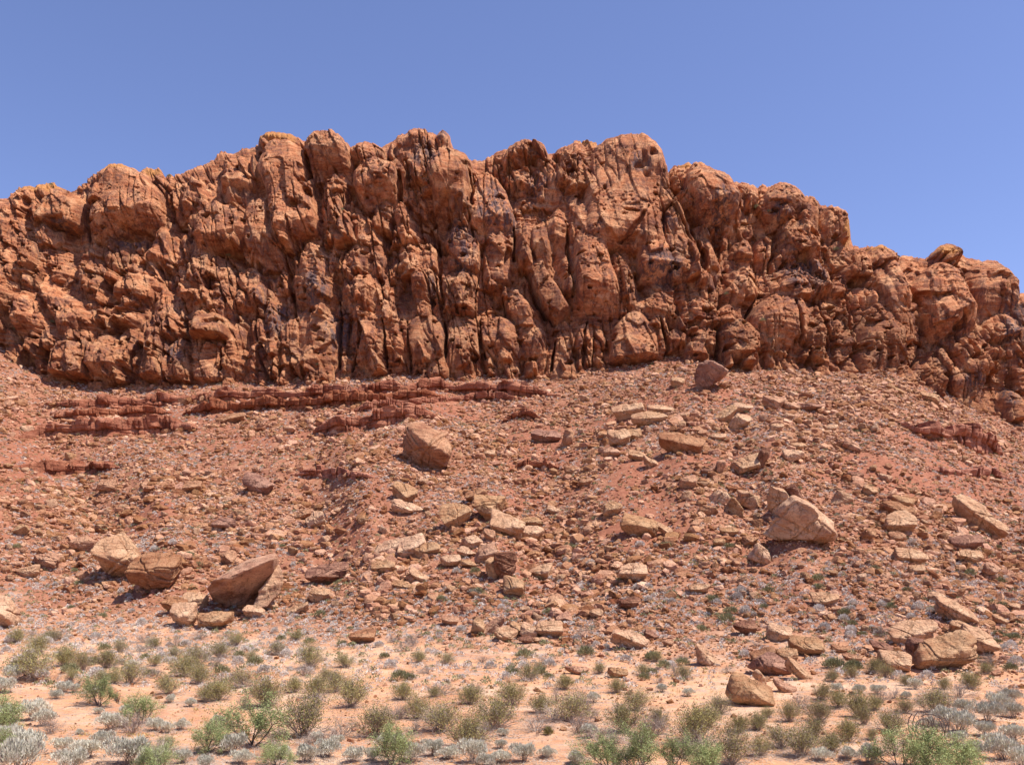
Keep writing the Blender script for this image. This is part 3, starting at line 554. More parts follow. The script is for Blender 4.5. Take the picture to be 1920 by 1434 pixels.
BL = [  # u, v(centre), w, h, tilt(deg, + = clockwise), flat, rounding, red, sub, label
(232,1050,80,84,24,.55,16,0,5,'pale flat-topped boulder, larger and left one of the pair at lower left'),
(292,1080,74,74,8,.7,14,1,5,'red blunt boulder leaning beside the pale flat-topped one at lower left'),
(487,912,52,38,10,.7,18,1,4,'dark red angular block alone on the slope above the giant wedge slab'),
(421,983,40,24,0,.5,18,1,4,'low dark-faced block above the giant wedge slab'),
(200,913,36,26,0,.7,18,1,4,'jagged red block in the left talus, above the pale flat-topped boulder'),
(362,916,30,25,0,.7,18,1,4,'red rock left of the dark angular block in the left talus'),
(40,996,30,24,-20,.7,16,0,4,'small pale pointed rock near the left edge of the slope'),
(88,1053,42,30,10,.7,16,1,4,'red squat rock left of the pale flat-topped boulder'),
(158,1022,36,32,0,.7,16,1,4,'broken red rock just upslope and left of the pale flat-topped boulder'),
(55,1074,40,22,-8,.6,14,0,4,'low tan rock at far left, level with the boulder pair'),
(616,1079,70,40,-6,.6,12,1,5,'dark layered oval boulder right of the giant wedge slab'),
(600,1116,34,28,0,.5,18,0,4,'small pale blocky slab just below the dark layered oval boulder'),
(595,976,32,30,-25,.6,18,0,4,'tilted tan block in mid-left slope above the dark layered oval boulder'),
(568,968,30,20,-20,.6,18,1,4,'flat red block beside the tilted tan block in mid-left slope'),
(543,806,22,18,0,.7,14,1,4,'small rounded red rock just under the ledges left of centre'),
(432,786,50,18,-12,.4,14,1,4,'long low slab half buried below the long ledge'),
(346,1157,40,44,0,.7,12,0,4,'tan egg-shaped rock at the left foot of the giant wedge slab'),
(364,1126,46,30,4,.5,12,0,4,'low domed tan rock touching the left corner of the giant wedge slab'),
(330,1138,36,32,15,.7,12,1,4,'pinkish smooth rock behind the egg-shaped rock'),
(405,1165,62,34,-10,.5,14,0,4,'broad tan slab in the shadow below the giant wedge slab'),
(478,1149,36,24,10,.7,12,0,4,'round tan rock at the right foot of the giant wedge slab'),
(508,1135,26,18,20,.7,14,0,4,'small tan rock upslope of the round one at the right foot of the giant wedge'),
(430,1045,30,32,35,.5,20,1,4,'pointed upright red shard behind the giant wedge slab'),
(8,1152,52,62,0,.7,12,0,5,'large tan boulder cut by the left edge of the picture'),
(560,1142,38,20,-25,.4,20,0,4,'flat pale slab tilted on the sand below the dark layered oval boulder'),
(801,846,84,78,20,.72,9,1,6,'big grooved brown boulder standing alone in the centre of the upper slope'),
(1023,820,52,24,4,.5,12,0,4,'low dark-bottomed slab right of the big grooved boulder'),
(1062,826,24,36,8,.8,14,1,4,'narrow upright rock beside the low slab on the upper centre slope'),
(917,852,20,15,5,.7,12,0,4,'lone small tan rock on red clay right of the big grooved boulder'),
(757,927,42,36,18,.4,22,0,4,'pale split slab at the top left of the centre boulder field'),
(762,954,52,22,14,.4,16,0,4,'long thin pale slab lying below the pale split slab'),
(857,973,52,50,-14,.45,22,0,5,'pale cream angular slab left of the centre pair of blocks'),
(915,957,54,46,6,.55,18,0,5,'upper flat-topped block of the centre pair'),
(950,990,60,50,10,.6,12,0,5,'lower and larger rounded block of the centre pair'),
(998,1002,40,28,0,.6,11,0,4,'rounded flat rock at the right end of the centre pair'),
(997,980,36,20,0,.6,11,0,4,'small dome just above the rounded flat rock by the centre pair'),
(893,931,36,28,-16,.6,16,1,4,'reddish block touching the top left corner of the centre pair'),
(917,1006,24,26,20,.7,18,1,4,'narrow red block in the gap under the centre pair'),
(740,1026,62,36,-24,.4,16,0,5,'tilted shaded slab at the left end of the centre boulder field'),
(775,1030,48,44,-20,.5,16,0,5,'cracked tan block leaning on the tilted shaded slab'),
(803,1033,44,32,-12,.6,12,0,4,'smooth tan boulder right of the cracked leaning block'),
(845,1053,34,24,0,.7,9,0,4,'round concentric-banded boulder below the cream slab'),
(885,1018,36,26,15,.6,14,0,4,'smooth tan rock between the cream slab and the grooved upright rock'),
(876,1037,32,20,12,.6,14,0,4,'small lens-shaped rock above the round banded boulder'),
(911,1043,42,32,-20,.6,14,1,4,'pitted red rock left of the grooved upright rock'),
(946,1064,46,58,4,.9,16,1,5,'dark upright grooved rock like a broken tooth in the lower centre'),
(922,1068,22,40,-8,.9,12,0,4,'pale shoulder rock against the left side of the grooved upright rock'),
(877,1057,28,16,20,.4,20,0,4,'thin pale plate right of the round banded boulder'),
(963,1101,34,38,0,.7,14,0,4,'pale faceted rock just below the grooved upright rock'),
(1016,1075,42,28,-12,.6,14,0,4,'shaded tan block right of the grooved upright rock'),
(787,1082,42,20,22,.4,16,0,4,'tan wedge lying below the smooth tan boulder'),
(757,1098,42,14,10,.35,18,0,4,'thin tan slab on the ground at lower centre left'),
(720,1064,42,24,-8,.5,12,0,4,'low curved tan slab under the tilted shaded slab'),
(1072,883,26,16,0,.5,14,1,4,'small red block at the right end of the thin ledge on clay'),
(1148,956,34,28,-14,.7,9,0,4,'egg-shaped pink rock left of the wide pink slab'),
(1097,905,24,16,-10,.6,16,1,4,'small red square block in mid slope above the egg-shaped pink rock'),
(1038,957,26,14,12,.5,14,0,4,'little flat rock up and right of the centre pair'),
(1177,773,50,32,-14,.65,9,0,5,'left one of two smooth oval boulders high on the slope'),
(1218,788,60,28,-8,.6,10,0,5,'lower right one of two smooth oval boulders high on the slope'),
(1238,770,46,20,4,.5,12,0,4,'broken tan slab behind the two smooth oval boulders'),
(1160,824,36,32,-8,.45,20,0,4,'left half of the pale cracked slab below the oval boulders'),
(1186,817,30,20,-8,.45,20,0,4,'right half of the pale cracked slab below the oval boulders'),
(1145,851,28,24,0,.7,9,1,4,'round red rock below the pale cracked slab'),
(1278,834,80,40,10,.5,11,1,5,'broad smooth pinkish boulder half buried on the upper right slope'),
(1193,856,30,20,10,.6,12,0,4,'low rock left of the small tilted slab under the pale cracked slab'),
(1219,869,30,22,30,.5,14,0,4,'small tilted slab under the pale cracked slab'),
(1322,712,52,54,32,.8,16,1,5,'dark leaning block right under the cliff, topmost big boulder'),
(1270,718,24,20,10,.7,12,0,4,'small tan rock left of the dark leaning block under the cliff'),
(1400,876,58,38,-16,.45,24,0,5,'angular roof-shaped boulder on the right slope'),
(1429,865,20,44,10,.9,16,1,4,'dark standing fin behind the roof-shaped boulder'),
(1349,878,20,26,0,.8,20,1,4,'small upright block left of the roof-shaped boulder'),
(1328,884,26,18,-10,.6,18,1,4,'dark-bottomed rock furthest left of the roof-shaped boulder'),
(1486,857,34,26,0,.55,14,0,4,'tan block with a dark base right of the roof-shaped boulder'),
(1495,838,28,16,5,.6,10,0,4,'smooth pale rock just above the dark-based tan block'),
(1595,838,32,24,26,.5,14,1,4,'brown tilted lens of rock on the upper right slope'),
(1387,793,32,32,20,.7,12,0,4,'knobbly tan rock in the pile under the cliff at right'),
(1360,782,40,28,-25,.6,14,0,4,'tilted tan block left of the knobbly rock'),
(1393,767,32,18,0,.6,10,0,4,'pale lens rock above the knobbly rock'),
(1449,758,40,28,8,.7,14,1,4,'big red block at the head of the right debris cone'),
(1480,764,28,20,20,.6,18,1,4,'shaded red block right beside the big red block'),
(1520,764,34,18,10,.6,16,1,4,'dark varnished rock on the right debris cone'),
(1456,802,24,18,0,.7,14,0,4,'small tan rock below the big red block on the debris cone'),
(1345,820,28,14,5,.5,14,0,4,'small flat rock between the pink boulder and the cliff pile'),
(1558,803,24,13,0,.5,9,0,4,'pale flat pebble-like rock high on the right slope'),
(1288,905,30,24,0,.7,10,1,4,'rounded red rock in the middle of the right talus'),
(1198,988,64,38,14,.4,13,0,5,'wide flat pink slab in the centre right of the slope'),
(1246,994,32,24,35,.4,18,0,4,'small flat slab just right of the wide pink slab'),
(1352,932,36,28,0,.7,14,0,4,'tan pyramid rock left of the giant domed boulder'),
(1377,952,32,32,8,.6,20,0,4,'square tan block in the cluster left of the giant domed boulder'),
(1325,956,40,20,-8,.6,14,1,4,'low red rock at the left end of the cluster by the giant domed boulder'),
(1405,938,48,38,-14,.45,20,0,5,'tilted block with a dark overhang in the cluster by the giant domed boulder'),
(1460,940,54,56,-6,.6,22,0,5,'tall block with black shaded front touching the giant domed boulder'),
(1492,924,34,26,35,.5,18,1,4,'leaning dark plate behind the giant domed boulder'),
(1509,985,116,80,14,.7,14,0,6,'giant domed pale boulder with curved cracks on the right slope'),
(1582,936,40,24,10,.45,20,0,4,'flat pinkish plate right of and above the giant domed boulder'),
(1628,921,24,20,25,.5,20,0,4,'small pale chip of rock on the right slope above the flat-topped drum boulder'),
(1603,893,32,18,5,.5,18,1,4,'dark-fronted slab upslope of the flat pinkish plate'),
(1683,983,54,42,2,.5,10,0,5,'drum-shaped flat-topped boulder on the right slope'),
(1682,958,62,30,14,.6,10,1,4,'rounded boulder directly behind the drum-shaped one'),
(1692,941,42,22,14,.6,10,0,4,'uppermost rounded rock of the stack behind the drum-shaped boulder'),
(1681,1008,30,20,0,.6,9,1,4,'small round rock at the foot of the drum-shaped boulder'),
(1703,1046,52,32,4,.6,8,0,5,'smooth pink loaf-shaped rock below the drum-shaped boulder'),
(1718,1068,30,16,0,.5,9,0,4,'small flat rock beneath the pink loaf-shaped rock'),
(1835,974,96,44,29,.45,10,0,6,'long tilted loaf slab, the big boulder nearest the right edge'),
(1808,1019,54,26,-6,.6,11,1,4,'dark layered rock below the long tilted loaf slab'),
(1813,1046,46,28,8,.6,9,0,4,'rounded tan rock under the dark layered rock at far right'),
(1853,1070,28,28,20,.7,14,1,4,'red rock low at far right under the rounded tan rock'),
(1742,748,34,22,8,.5,14,0,4,'pale boxy boulder on the slope below the right end of the cliff'),
(1678,731,32,12,30,.5,16,0,4,'small long block upslope left of the pale boxy boulder'),
(1427,1041,40,38,14,.6,13,0,5,'lumpy pale boulder with yellow lichen below the giant domed boulder'),
(1348,1018,22,16,0,.7,8,0,4,'little round pale rock left of the lumpy boulder'),
(1366,998,32,16,0,.6,12,0,4,'flat lens rock left of and above the lumpy boulder'),
(1404,1016,30,22,0,.6,16,1,4,'shaded rock touching the top of the lumpy boulder'),
(1185,1075,46,34,0,.6,12,0,4,'arched rock with a dark hollow in the lower centre right'),
(1312,1103,38,22,-6,.6,16,0,4,'tan block in the lower right talus'),
(1627,1003,22,32,25,.6,14,1,4,'narrow red rock left of the drum-shaped boulder'),
(895,1177,28,34,5,.7,14,0,4,'striped pale rock at the left end of the lower centre rock pile'),
(927,1175,42,32,-35,.6,16,1,4,'red tilted slab second from left in the lower centre rock pile'),
(947,1191,40,28,15,.6,14,0,4,'lumpy rock in front of the red tilted slab'),
(969,1180,28,26,20,.6,16,0,4,'narrow tan block in the middle of the lower centre rock pile'),
(990,1185,28,28,10,.6,20,0,4,'cracked square block in the lower centre rock pile'),
(1028,1182,48,30,0,.55,11,0,5,'largest smooth boulder at the right end of the lower centre rock pile'),
(988,1200,28,14,-8,.5,14,1,4,'dark wedge under the cracked square block'),
(1014,1200,26,12,0,.5,14,0,4,'small wedge under the largest smooth boulder of the lower centre pile'),
(1184,1201,72,42,24,.6,14,0,6,'wind-carved layered boulder standing at the slope foot right of centre'),
(1220,1192,24,18,25,.5,16,1,4,'small dark rock against the right side of the wind-carved layered boulder'),
(1326,1236,50,30,36,.5,14,0,5,'tilted tan slab at the slope foot between the layered boulder and the dark overhang'),
(1251,1206,20,14,0,.6,14,1,4,'small red rock right of the wind-carved layered boulder'),
(1082,1257,42,18,8,.6,14,1,4,'low red rock on the sand at the slope foot in centre'),
(1157,1262,36,20,0,.4,14,0,4,'flat tan rock on the sand right of the low red rock'),
(1181,1132,36,22,-5,.6,16,1,4,'dark-bellied block upslope of the wind-carved layered boulder'),
(1118,1152,24,20,0,.6,18,0,4,'small pink square rock upslope left of the wind-carved layered boulder'),
(1404,1299,74,54,26,.45,10,0,6,'round tilted disc-like boulder lowest on the sand at right'),
(1445,1247,74,46,16,.55,16,1,6,'dark overhanging boulder uphill of the disc-like boulder'),
(1431,1229,40,26,-20,.6,12,1,4,'small hump behind the dark overhanging boulder'),
(1476,1231,36,28,-6,.6,12,0,4,'rounded tan rock right behind the dark overhanging boulder'),
(1497,1259,46,34,38,.45,11,0,5,'leaning oval slab on the right flank of the dark overhanging boulder'),
(1426,1273,18,32,-30,.8,14,0,4,'narrow stick-like rock between the disc-like and overhanging boulders'),
(1470,1289,40,20,24,.5,12,1,4,'low flat rock in front of the dark overhanging boulder'),
(1512,1214,56,36,2,.45,9,0,5,'pale round cake-shaped boulder above the dark overhanging one'),
(1706,1191,84,44,-2,.5,13,0,6,'broad upper boulder of the big lower right group'),
(1766,1230,106,64,-6,.6,12,0,6,'largest swirl-marked boulder of the lower right group'),
(1718,1222,30,48,-15,.8,12,1,4,'dark curved slab wedged between the two largest lower right boulders'),
(1676,1243,52,38,8,.55,13,0,5,'blocky boulder left of the swirl-marked boulder'),
(1832,1206,54,48,18,.5,13,0,5,'smooth slab leaning right of the swirl-marked boulder'),
(1787,1149,66,42,24,.45,13,0,5,'broad flat slab upslope of the swirl-marked boulder'),
(1800,1178,44,26,15,.6,10,0,4,'rounded rock between the broad flat slab and the smooth leaning slab'),
(1396,1178,40,26,0,.55,18,0,4,'dark-fronted block on the lower right slope'),
(1460,1189,42,32,12,.6,9,0,4,'rounded rock right of the dark-fronted block'),
(1575,1217,32,14,5,.5,12,1,4,'low brown rock on the sand right of the cake-shaped boulder'),
(1596,1235,32,20,0,.6,16,1,4,'red broken rock left of the blocky boulder'),
(1654,1216,44,18,14,.5,16,1,4,'dark flat slab upslope left of the blocky boulder'),
(1546,1126,48,24,4,.5,16,0,4,'overhanging tan slab in the lower right talus'),
(1755,1121,28,20,0,.6,14,0,4,'tan rock above the broad flat slab'),
(1875,1164,28,18,20,.6,9,0,4,'small smooth oval near the lower right edge'),
(1903,1140,22,16,0,.6,14,0,4,'small pale rock at the lower right edge'),
(681,1194,42,24,0,.5,12,1,4,'red hollow rock at the slope foot left of centre'),
(843,1164,30,18,4,.5,14,1,4,'rounded red-brown slab at the slope foot, centre left'),
]
landmarks = []
def rot_y(V, a):
    c, s = math.cos(a), math.sin(a); R = np.array([[c, 0, s], [0, 1, 0], [-s, 0, c]]); return V @ R.T
taken = []
def place_boulder(i, spec):
    u, v, wp, hp, tl, flat, p, red, sub, lab = spec
    g = hit(u, v + hp * 0.34); y = g[1]; k = y / F
    a = math.radians(tl); ca, sa = abs(math.cos(a)), abs(math.sin(a))
    a = math.radians(tl); r_ = np.random.default_rng(i + 77)
    ph = math.radians((34 if v < 1130 else 24) + r_.uniform(-6, 8)) if flat < .75 else math.radians(10)
    W_, H_ = wp * k / 2 * 1.05, hp * k / 2 * 1.12; c2 = math.cos(a) ** 2; s2 = 1 - c2; den = max(c2 * c2 - s2 * s2, .15)
    rx = min(math.sqrt(max((W_ * W_ * c2 - H_ * H_ * s2) / den, W_ * W_ * .5)), W_ * 1.22)
    rz = max(math.sqrt(max((H_ * H_ * c2 - W_ * W_ * s2) / den, 0)), .46 * rx); rz = min(rz, H_)
    if hp > wp * 1.15: rx, rz = W_ * .9, H_
    az = rz * (0.50 + 0.40 * flat); ay = max((rz * 1.12 - az * math.cos(ph)) / math.sin(ph), az * .7) if flat < .75 else rz * .7
    if flat >= .75: az = rz
    ay = min(ay, rx * 1.5, rz * 1.7)
    sub = 6 if wp > 44 else (5 if wp > 28 else 4)
    giant = 'giant domed' in lab
    if giant: ph = math.radians(16); az = rz; ay = rz * 1.1
    rnd = p <= 13
    V, Fc = rock_shape(100 + i * 3, sub, npl=(6 if rnd else 9) + i % 4, p=p * (1.0 if rnd else 1.25), flat=1.0 if giant else flat, taper=-0.22 if giant else 0.10, dmin=.66 if giant else (.76 if rnd else .58))
    if giant: V[:, 2] *= np.where(V[:, 2] > 0, 1 - .38 * V[:, 0] - .05, 1) ; V *= .87
    V = V * np.array([rx, ay, az]); sz = (rx + az)
    V = roughen(V, 500 + i, sz, 1.0, 1.0 + (0.8 if 'layer' in lab or 'groov' in lab or 'swirl' in lab or 'crack' in lab or 'carved' in lab else 0), 0.25)
    c_, s_ = math.cos(ph), math.sin(ph); V = V @ np.array([[1, 0, 0], [0, c_, -s_], [0, s_, c_]]).T @ np.diag([1, 1, 1.0])
    V = rot_y(V, a)
    V[:, 1] += -0.18 * V[:, 2]
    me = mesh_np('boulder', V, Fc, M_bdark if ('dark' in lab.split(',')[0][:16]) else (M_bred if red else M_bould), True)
    o = link('boulder', me)
    o.location = ((u - CX) * k, y, (HY - v) * k)
    tag(o, lab, 'boulder', 'big boulders fallen on the talus')
    landmarks.append((u, v, lab)); taken.append((o.location.x, y, rx))
for i, s in enumerate(BL): place_boulder(i, s)

def giant_wedge():
    """the huge dark slab at lower left: a tilted roof-like wedge with its broken flake"""
    def poly(pts_front, pts_back, name, mat, seed, sub=4):
        bm = bmesh.new()
        for q in pts_front + pts_back: bm.verts.new(q)
        bmesh.ops.convex_hull(bm, input=bm.verts)
        for vv in [x for x in bm.verts if not x.link_faces]: bm.verts.remove(vv)
        bmesh.ops.triangulate(bm, faces=bm.faces)
        bmesh.ops.subdivide_edges(bm, edges=bm.edges, cuts=3, use_grid_fill=True); bmesh.ops.triangulate(bm, faces=bm.faces)
        for _ in range(2): bmesh.ops.subdivide_edges(bm, edges=[e for e in bm.edges if e.calc_length() > .22], cuts=1, use_grid_fill=True); bmesh.ops.triangulate(bm, faces=bm.faces)
        bmesh.ops.smooth_vert(bm, verts=bm.verts, factor=.5, use_axis_x=True, use_axis_y=True, use_axis_z=True)
        bm.verts.ensure_lookup_table()
        V = np.array([x.co[:] for x in bm.verts]); Fc = np.array([[x.index for x in f.verts] for f in bm.faces]); bm.free()
        c = V.mean(0); V = roughen(V - c, seed, 3.0, .9, 1.3, -0.45) + c
        return link(name, mesh_np(name, V, Fc, mat, True))
    g = hit(452, 1142); y = g[1]; k = y / F
    def q(u, v, dy): return ((u - CX) * (y + dy) / F, y + dy, (HY - v) * (y + dy) / F)
    o = poly([q(386, 1104, -1.0), q(400, 1087, -2.3), q(430, 1084, -3.0), q(514, 1046, -2.6), q(508, 1066, -1.4), q(486, 1112, .6), q(450, 1154, 1.6), q(436, 1148, 1.2), q(398, 1134, 1.4)],
             [q(442, 1064, 1.5), q(470, 1048, 1.8), q(516, 1036, 2.0), q(524, 1050, 2.2), q(400, 1086, .8), q(410, 1140, 4.0), q(500, 1140, 4.0)], 'boulder', M_bred, 701)
    tag(o, 'giant dark wedge slab with a slanting flat top, biggest boulder at lower left', 'boulder', 'big boulders fallen on the talus')
    f = poly([q(468, 1144, -1.6), q(486, 1108, -1.3), q(510, 1076, -.9), q(521, 1060, -.4), q(529, 1085, -.3), q(522, 1116, -.6), q(500, 1136, -1.3)],
             [q(480, 1142, .6), q(512, 1076, .8), q(522, 1064, 1.0), q(527, 1090, 1.0), q(516, 1124, .8)], 'boulder', M_bould, 705)
    tag(f, 'smooth broken-off flake leaning against the right side of the giant wedge slab', 'boulder', 'big boulders fallen on the talus')
    landmarks.append((456, 1092, 'giant dark wedge')); taken.append((o.matrix_world.translation.x + (456 - CX) * k, y, 5))
giant_wedge()

# mid-sized rocks, each its own object, spread over the talus
SHORT = {}
def short(lab):
    l = lab
    for c in (',', ' on the', ' at the', ' beside', ' left of', ' right of', ' in the', ' above', ' below', ' just', ' under', ' near', ' standing', ' alone', ' of the', ' behind', ' touching', ' high', ' half', ' directly', ' upslope', ' lowest', ' leaning', ' with', ' lying', ' against', ' like', ' between', ' uphill', ' cut'):
        i = l.find(c)
        if i > 8: l = l[:i]
    return l
big = [(u, v, l) for (u, v, l) in landmarks if l in [b[9] for b in BL if b[2] >= 44] or 'giant' in l]
big = [(u, v, short(l)) for (u, v, l) in big]
cnt = {}
from collections import Counter
cc = Counter(l for _, _, l in big); big = [b for b in big if cc[b[2]] == 1]
ORD = ['nearest', 'second', 'third', 'fourth', 'fifth', 'sixth', 'seventh', 'eighth', 'ninth', 'tenth', 'eleventh', 'twelfth', 'thirteenth', 'fourteenth', 'fifteenth', 'sixteenth', 'seventeenth', 'eighteenth', 'nineteenth', 'twentieth']
def label_by_landmark(items, marks, noun):
    """items: [(u,v)] -> unique label each, by direction and rank from the closest landmark"""
    rec = {}
    for n, (u, v) in enumerate(items):
        j = min(range(len(marks)), key=lambda q: (marks[q][0] - u) ** 2 + 2.0 * (marks[q][1] - v) ** 2)
        du, dv = u - marks[j][0], v - marks[j][1]
        d = ('right of' if du > 0 else 'left of') if abs(du) > 1.4 * abs(dv) else ('below' if dv > 0 else 'above')
        rec.setdefault((j, d), []).append((du * du + dv * dv, n))
    out = [None] * len(items)
    for (j, d), L in rec.items():
        for k, (_, n) in enumerate(sorted(L)):
            out[n] = (ORD[k] if k < len(ORD) else 'number %d out' % (k + 1), d, marks[j][2])
    return out
NSH = 26
sh = []
for i in range(NSH):
    V, Fc = rock_shape(3000 + i, 3, npl=8 + i % 6, p=18 if i % 3 else 10, flat=.5 + .3 * rng.random(), taper=.12)
    V = V * np.array([1, rng.uniform(.7, 1), rng.uniform(.45, .8)]); V = roughen(V, 3100 + i, 2.0, 1.0, .8)
    sh.append(mesh_np('fallen_rock', V, Fc, M_bred if i % 3 == 0 else M_bould, False))
mids = []
tries = 0
clusters = [(1380,800,130,60),(1400,950,160,90),(850,1030,120,60),(200,1010,150,70),(1650,1050,180,90),(1250,880,160,80),(950,1120,200,60),(1780,1000,120,90),(400,960,180,80),(1500,1100,200,60),(60,960,60,90),(1150,820,100,60),(620,1000,150,70)]
while len(mids) < 168 and tries < 6000:
    tries += 1
    cu, cv, su, sv = clusters[rng.integers(len(clusters))]
    u = rng.normal(cu, su); v = rng.normal(cv, sv)
    if not (5 < u < 1915) or not (735 < v < 1190): continue
    s = rng.uniform(12, 20)
    if any(abs(u - a) < (wq * .5 + s * .5) and abs(v - b) < (hq * .5 + s * .35) for (a, b, wq, hq) in [(q[0], q[1], q[2], q[3]) for q in BL] + [(456, 1092, 140, 110)] + mids): continue
    vb = np.interp(u, BASE[:, 0], BASE[:, 1])
    if v < vb + 30: continue
    mids.append((u, v, s, s * .7))
labs = label_by_landmark([(m[0], m[1]) for m in mids], big, 'rock')
for n, (u, v, s, _) in enumerate(mids):
    g = hit(u, v + s * .2); k = g[1] / F; j = n % NSH
    o = link('fallen_rock', sh[j]); sc = s * k / 2 * 1.05
    o.location = ((u - CX) * k, g[1], (HY - v) * k + 0.05); o.scale = (sc * rng.uniform(.9, 1.15), sc * rng.uniform(.85, 1.1), sc * rng.uniform(.85, 1.25))
    o.rotation_euler = (rng.uniform(-.25, .45), rng.uniform(-.45, .45), rng.uniform(0, 6.28))
    a, d, m = labs[n]
    tag(o, '%s %s rock, %s one %s the %s' % ('small' if s < 18 else 'medium', 'red' if j % 3 == 0 else 'tan', a, d, m), 'rock', 'medium rocks scattered over the talus')

# rubble: everything smaller, one object
def build_rubble():
    prot = []
    for i in range(30):
        V, Fc = rock_shape(4000 + i, 2, npl=7, p=24, flat=.6, taper=.1)
        V = V * np.array([1, rng.uniform(.6, 1), rng.uniform(.35, .75)]); prot.append(V)
    for i in range(6): pass
    small = []
    for i in range(30):
        D, F1 = ico(1); V, F1 = rock_shape(4200 + i, 1, npl=6, p=24, flat=.6, taper=.1); small.append(V * np.array([1, rng.uniform(.6, 1), rng.uniform(.4, .8)]))
    Fb = ico(2)[1]; Fs = ico(1)[1]
    N = 590000
    u = rng.uniform(-440, 2360, N); y = rng.uniform(30, 146, N)
    x = (u - CX) / F * y
    dens = (0.10 + 0.90 * toe(x, y)) * (0.55 + 0.45 * sstep(-.45, .25, fb2(u / 38 + y / 14, y / 40, 97, 2))) * (0.45 + 0.55 * sstep(-0.35, 0.25, fb2(x / 9, y / 6, 91, 3)))
    dens *= 1 - 0.5 * claymask(x, y)
    dens *= 0.80 + 0.20 * np.exp(-((u - 1420) / 400) ** 2)
    keep = rng.random(N) < dens * 0.62
    u, y, x = u[keep], y[keep], x[keep]; N = len(u)
    z = terrain(x, y)
    size = 0.105 * (1 + rng.pareto(2.45, N)); size = np.minimum(size, 0.58)
    blotch = 0.75 + 0.5 * sstep(-.2, .4, fb2(x / 5, y / 5, 92, 2)); size *= blotch * (0.7 + 0.3 * y / 120) * (0.35 + 0.65 * toe(x, y))
    for (tx, ty, tr) in taken:
        pass
    tint = rng.random(N)
    Vs, Fs_, Ts = [], [], []; base = 0
    ang = rng.uniform(0, 6.28, N); tx_ = rng.normal(0, .35, N) + 0.2; ty_ = rng.normal(0, .35, N)
    for lo in (True, False):
        sel = (size < 0.24) if lo else (size >= 0.24)
        idx = np.nonzero(sel)[0]; pr = small if lo else prot; FF = Fs if lo else Fb
        which = rng.integers(0, 30, len(idx))
        for k in range(30):
            ii = idx[which == k]
            if len(ii) == 0: continue
            V = pr[k]; n = len(V)
            ca, sa = np.cos(ang[ii]), np.sin(ang[ii]); cx, sx = np.cos(tx_[ii]), np.sin(tx_[ii]); cy, sy = np.cos(ty_[ii]), np.sin(ty_[ii])
            X = V[None, :, 0] * size[ii, None]; Y = V[None, :, 1] * size[ii, None]; Z = V[None, :, 2] * size[ii, None]
            X, Y = X * ca[:, None] - Y * sa[:, None], X * sa[:, None] + Y * ca[:, None]
            Y, Z = Y * cx[:, None] - Z * sx[:, None], Y * sx[:, None] + Z * cx[:, None]
            X, Z = X * cy[:, None] + Z * sy[:, None], -X * sy[:, None] + Z * cy[:, None]
            P3 = np.stack([X + x[ii, None], Y + y[ii, None], Z + z[ii, None] + 0.18 * size[ii, None]], -1)
            Vs.append(P3.reshape(-1, 3)); Fs_.append((FF[None] + (np.arange(len(ii)) * n)[:, None, None] + base).reshape(-1, 3))
            Ts.append(np.repeat(tint[ii], n)); base += len(ii) * n
    # loose stones lying on the ledges of the cliff
    V = np.vstack(Vs); Fc = np.vstack(Fs_); T = np.concatenate(Ts)
    A = np.stack([T, T, T, T * 0 + 1], -1)
    o = link('rubble', mesh_np('rubble', V, Fc, M_rub, False, {'tint': A}))
    tag(o, 'countless small broken stones covering the talus slope', 'rubble', kind='stuff')
build_rubble()

# ------------------------------------------------------------------ plants
def blades(n, r, rad, hgt, lw, seed_dir=None, up=0.3, inner=0.3, len_=0.25):
    """n thin triangles in a dome; returns V,F"""
    d = r.normal(size=(n, 3)); d[:, 2] = np.abs(d[:, 2]) + up * 0.3; d /= np.linalg.norm(d, axis=1, keepdims=True)
    rr = inner + (1 - inner) * r.random(n) ** 0.5
    c = d * rr[:, None] * np.array([rad, rad, hgt])
    dirn = d + r.normal(0, .45, (n, 3)) + np.array([0, 0, up]); dirn /= np.linalg.norm(dirn, axis=1, keepdims=True)
    side = np.cross(dirn, r.normal(size=(n, 3))); side /= np.linalg.norm(side, axis=1, keepdims=True)
    l = len_ * r.uniform(.6, 1.3, n)[:, None]; w = lw * r.uniform(.6, 1.4, n)[:, None]
    V = np.stack([c - side * w, c + side * w, c + dirn * l], 1).reshape(-1, 3)
    return V, np.arange(3 * n).reshape(-1, 3)
def leafquads(C, r, s):
    n = len(C); a = r.normal(size=(n, 3)); a /= np.linalg.norm(a, axis=1, keepdims=True); b = np.cross(a, r.normal(size=(n, 3))); b /= np.linalg.norm(b, axis=1, keepdims=True)
    s = s * r.uniform(.6, 1.4, n)[:, None]
    V = np.stack([C - a * s, C + b * s * .45, C + a * s, C - b * s * .45], 1).reshape(-1, 3)
    return V, np.arange(4 * n).reshape(-1, 4)
def sticks(segs, sides=3):
    """segs: list of (p0,p1,r0,r1)"""
    P0 = np.array([s[0] for s in segs]); P1 = np.array([s[1] for s in segs]); R0 = np.array([s[2] for s in segs]); R1 = np.array([s[3] for s in segs])
    d = P1 - P0; d /= np.linalg.norm(d, axis=1, keepdims=True) + 1e-9
    a = np.cross(d, np.array([0.31, 0.77, 0.55])); a /= np.linalg.norm(a, axis=1, keepdims=True); b = np.cross(d, a)
    V = []
    for (Pp, Rr) in ((P0, R0), (P1, R1)):
        for k in range(sides):
            t = 2 * math.pi * k / sides; V.append(Pp + (a * math.cos(t) + b * math.sin(t)) * Rr[:, None])
    V = np.stack(V, 1); n = len(segs); base = (np.arange(n) * 2 * sides)[:, None, None]
    f = np.array([[k, (k + 1) % sides, sides + (k + 1) % sides, sides + k] for k in range(sides)])[None]
    return V.reshape(-1, 3), (f + base).reshape(-1, 4)
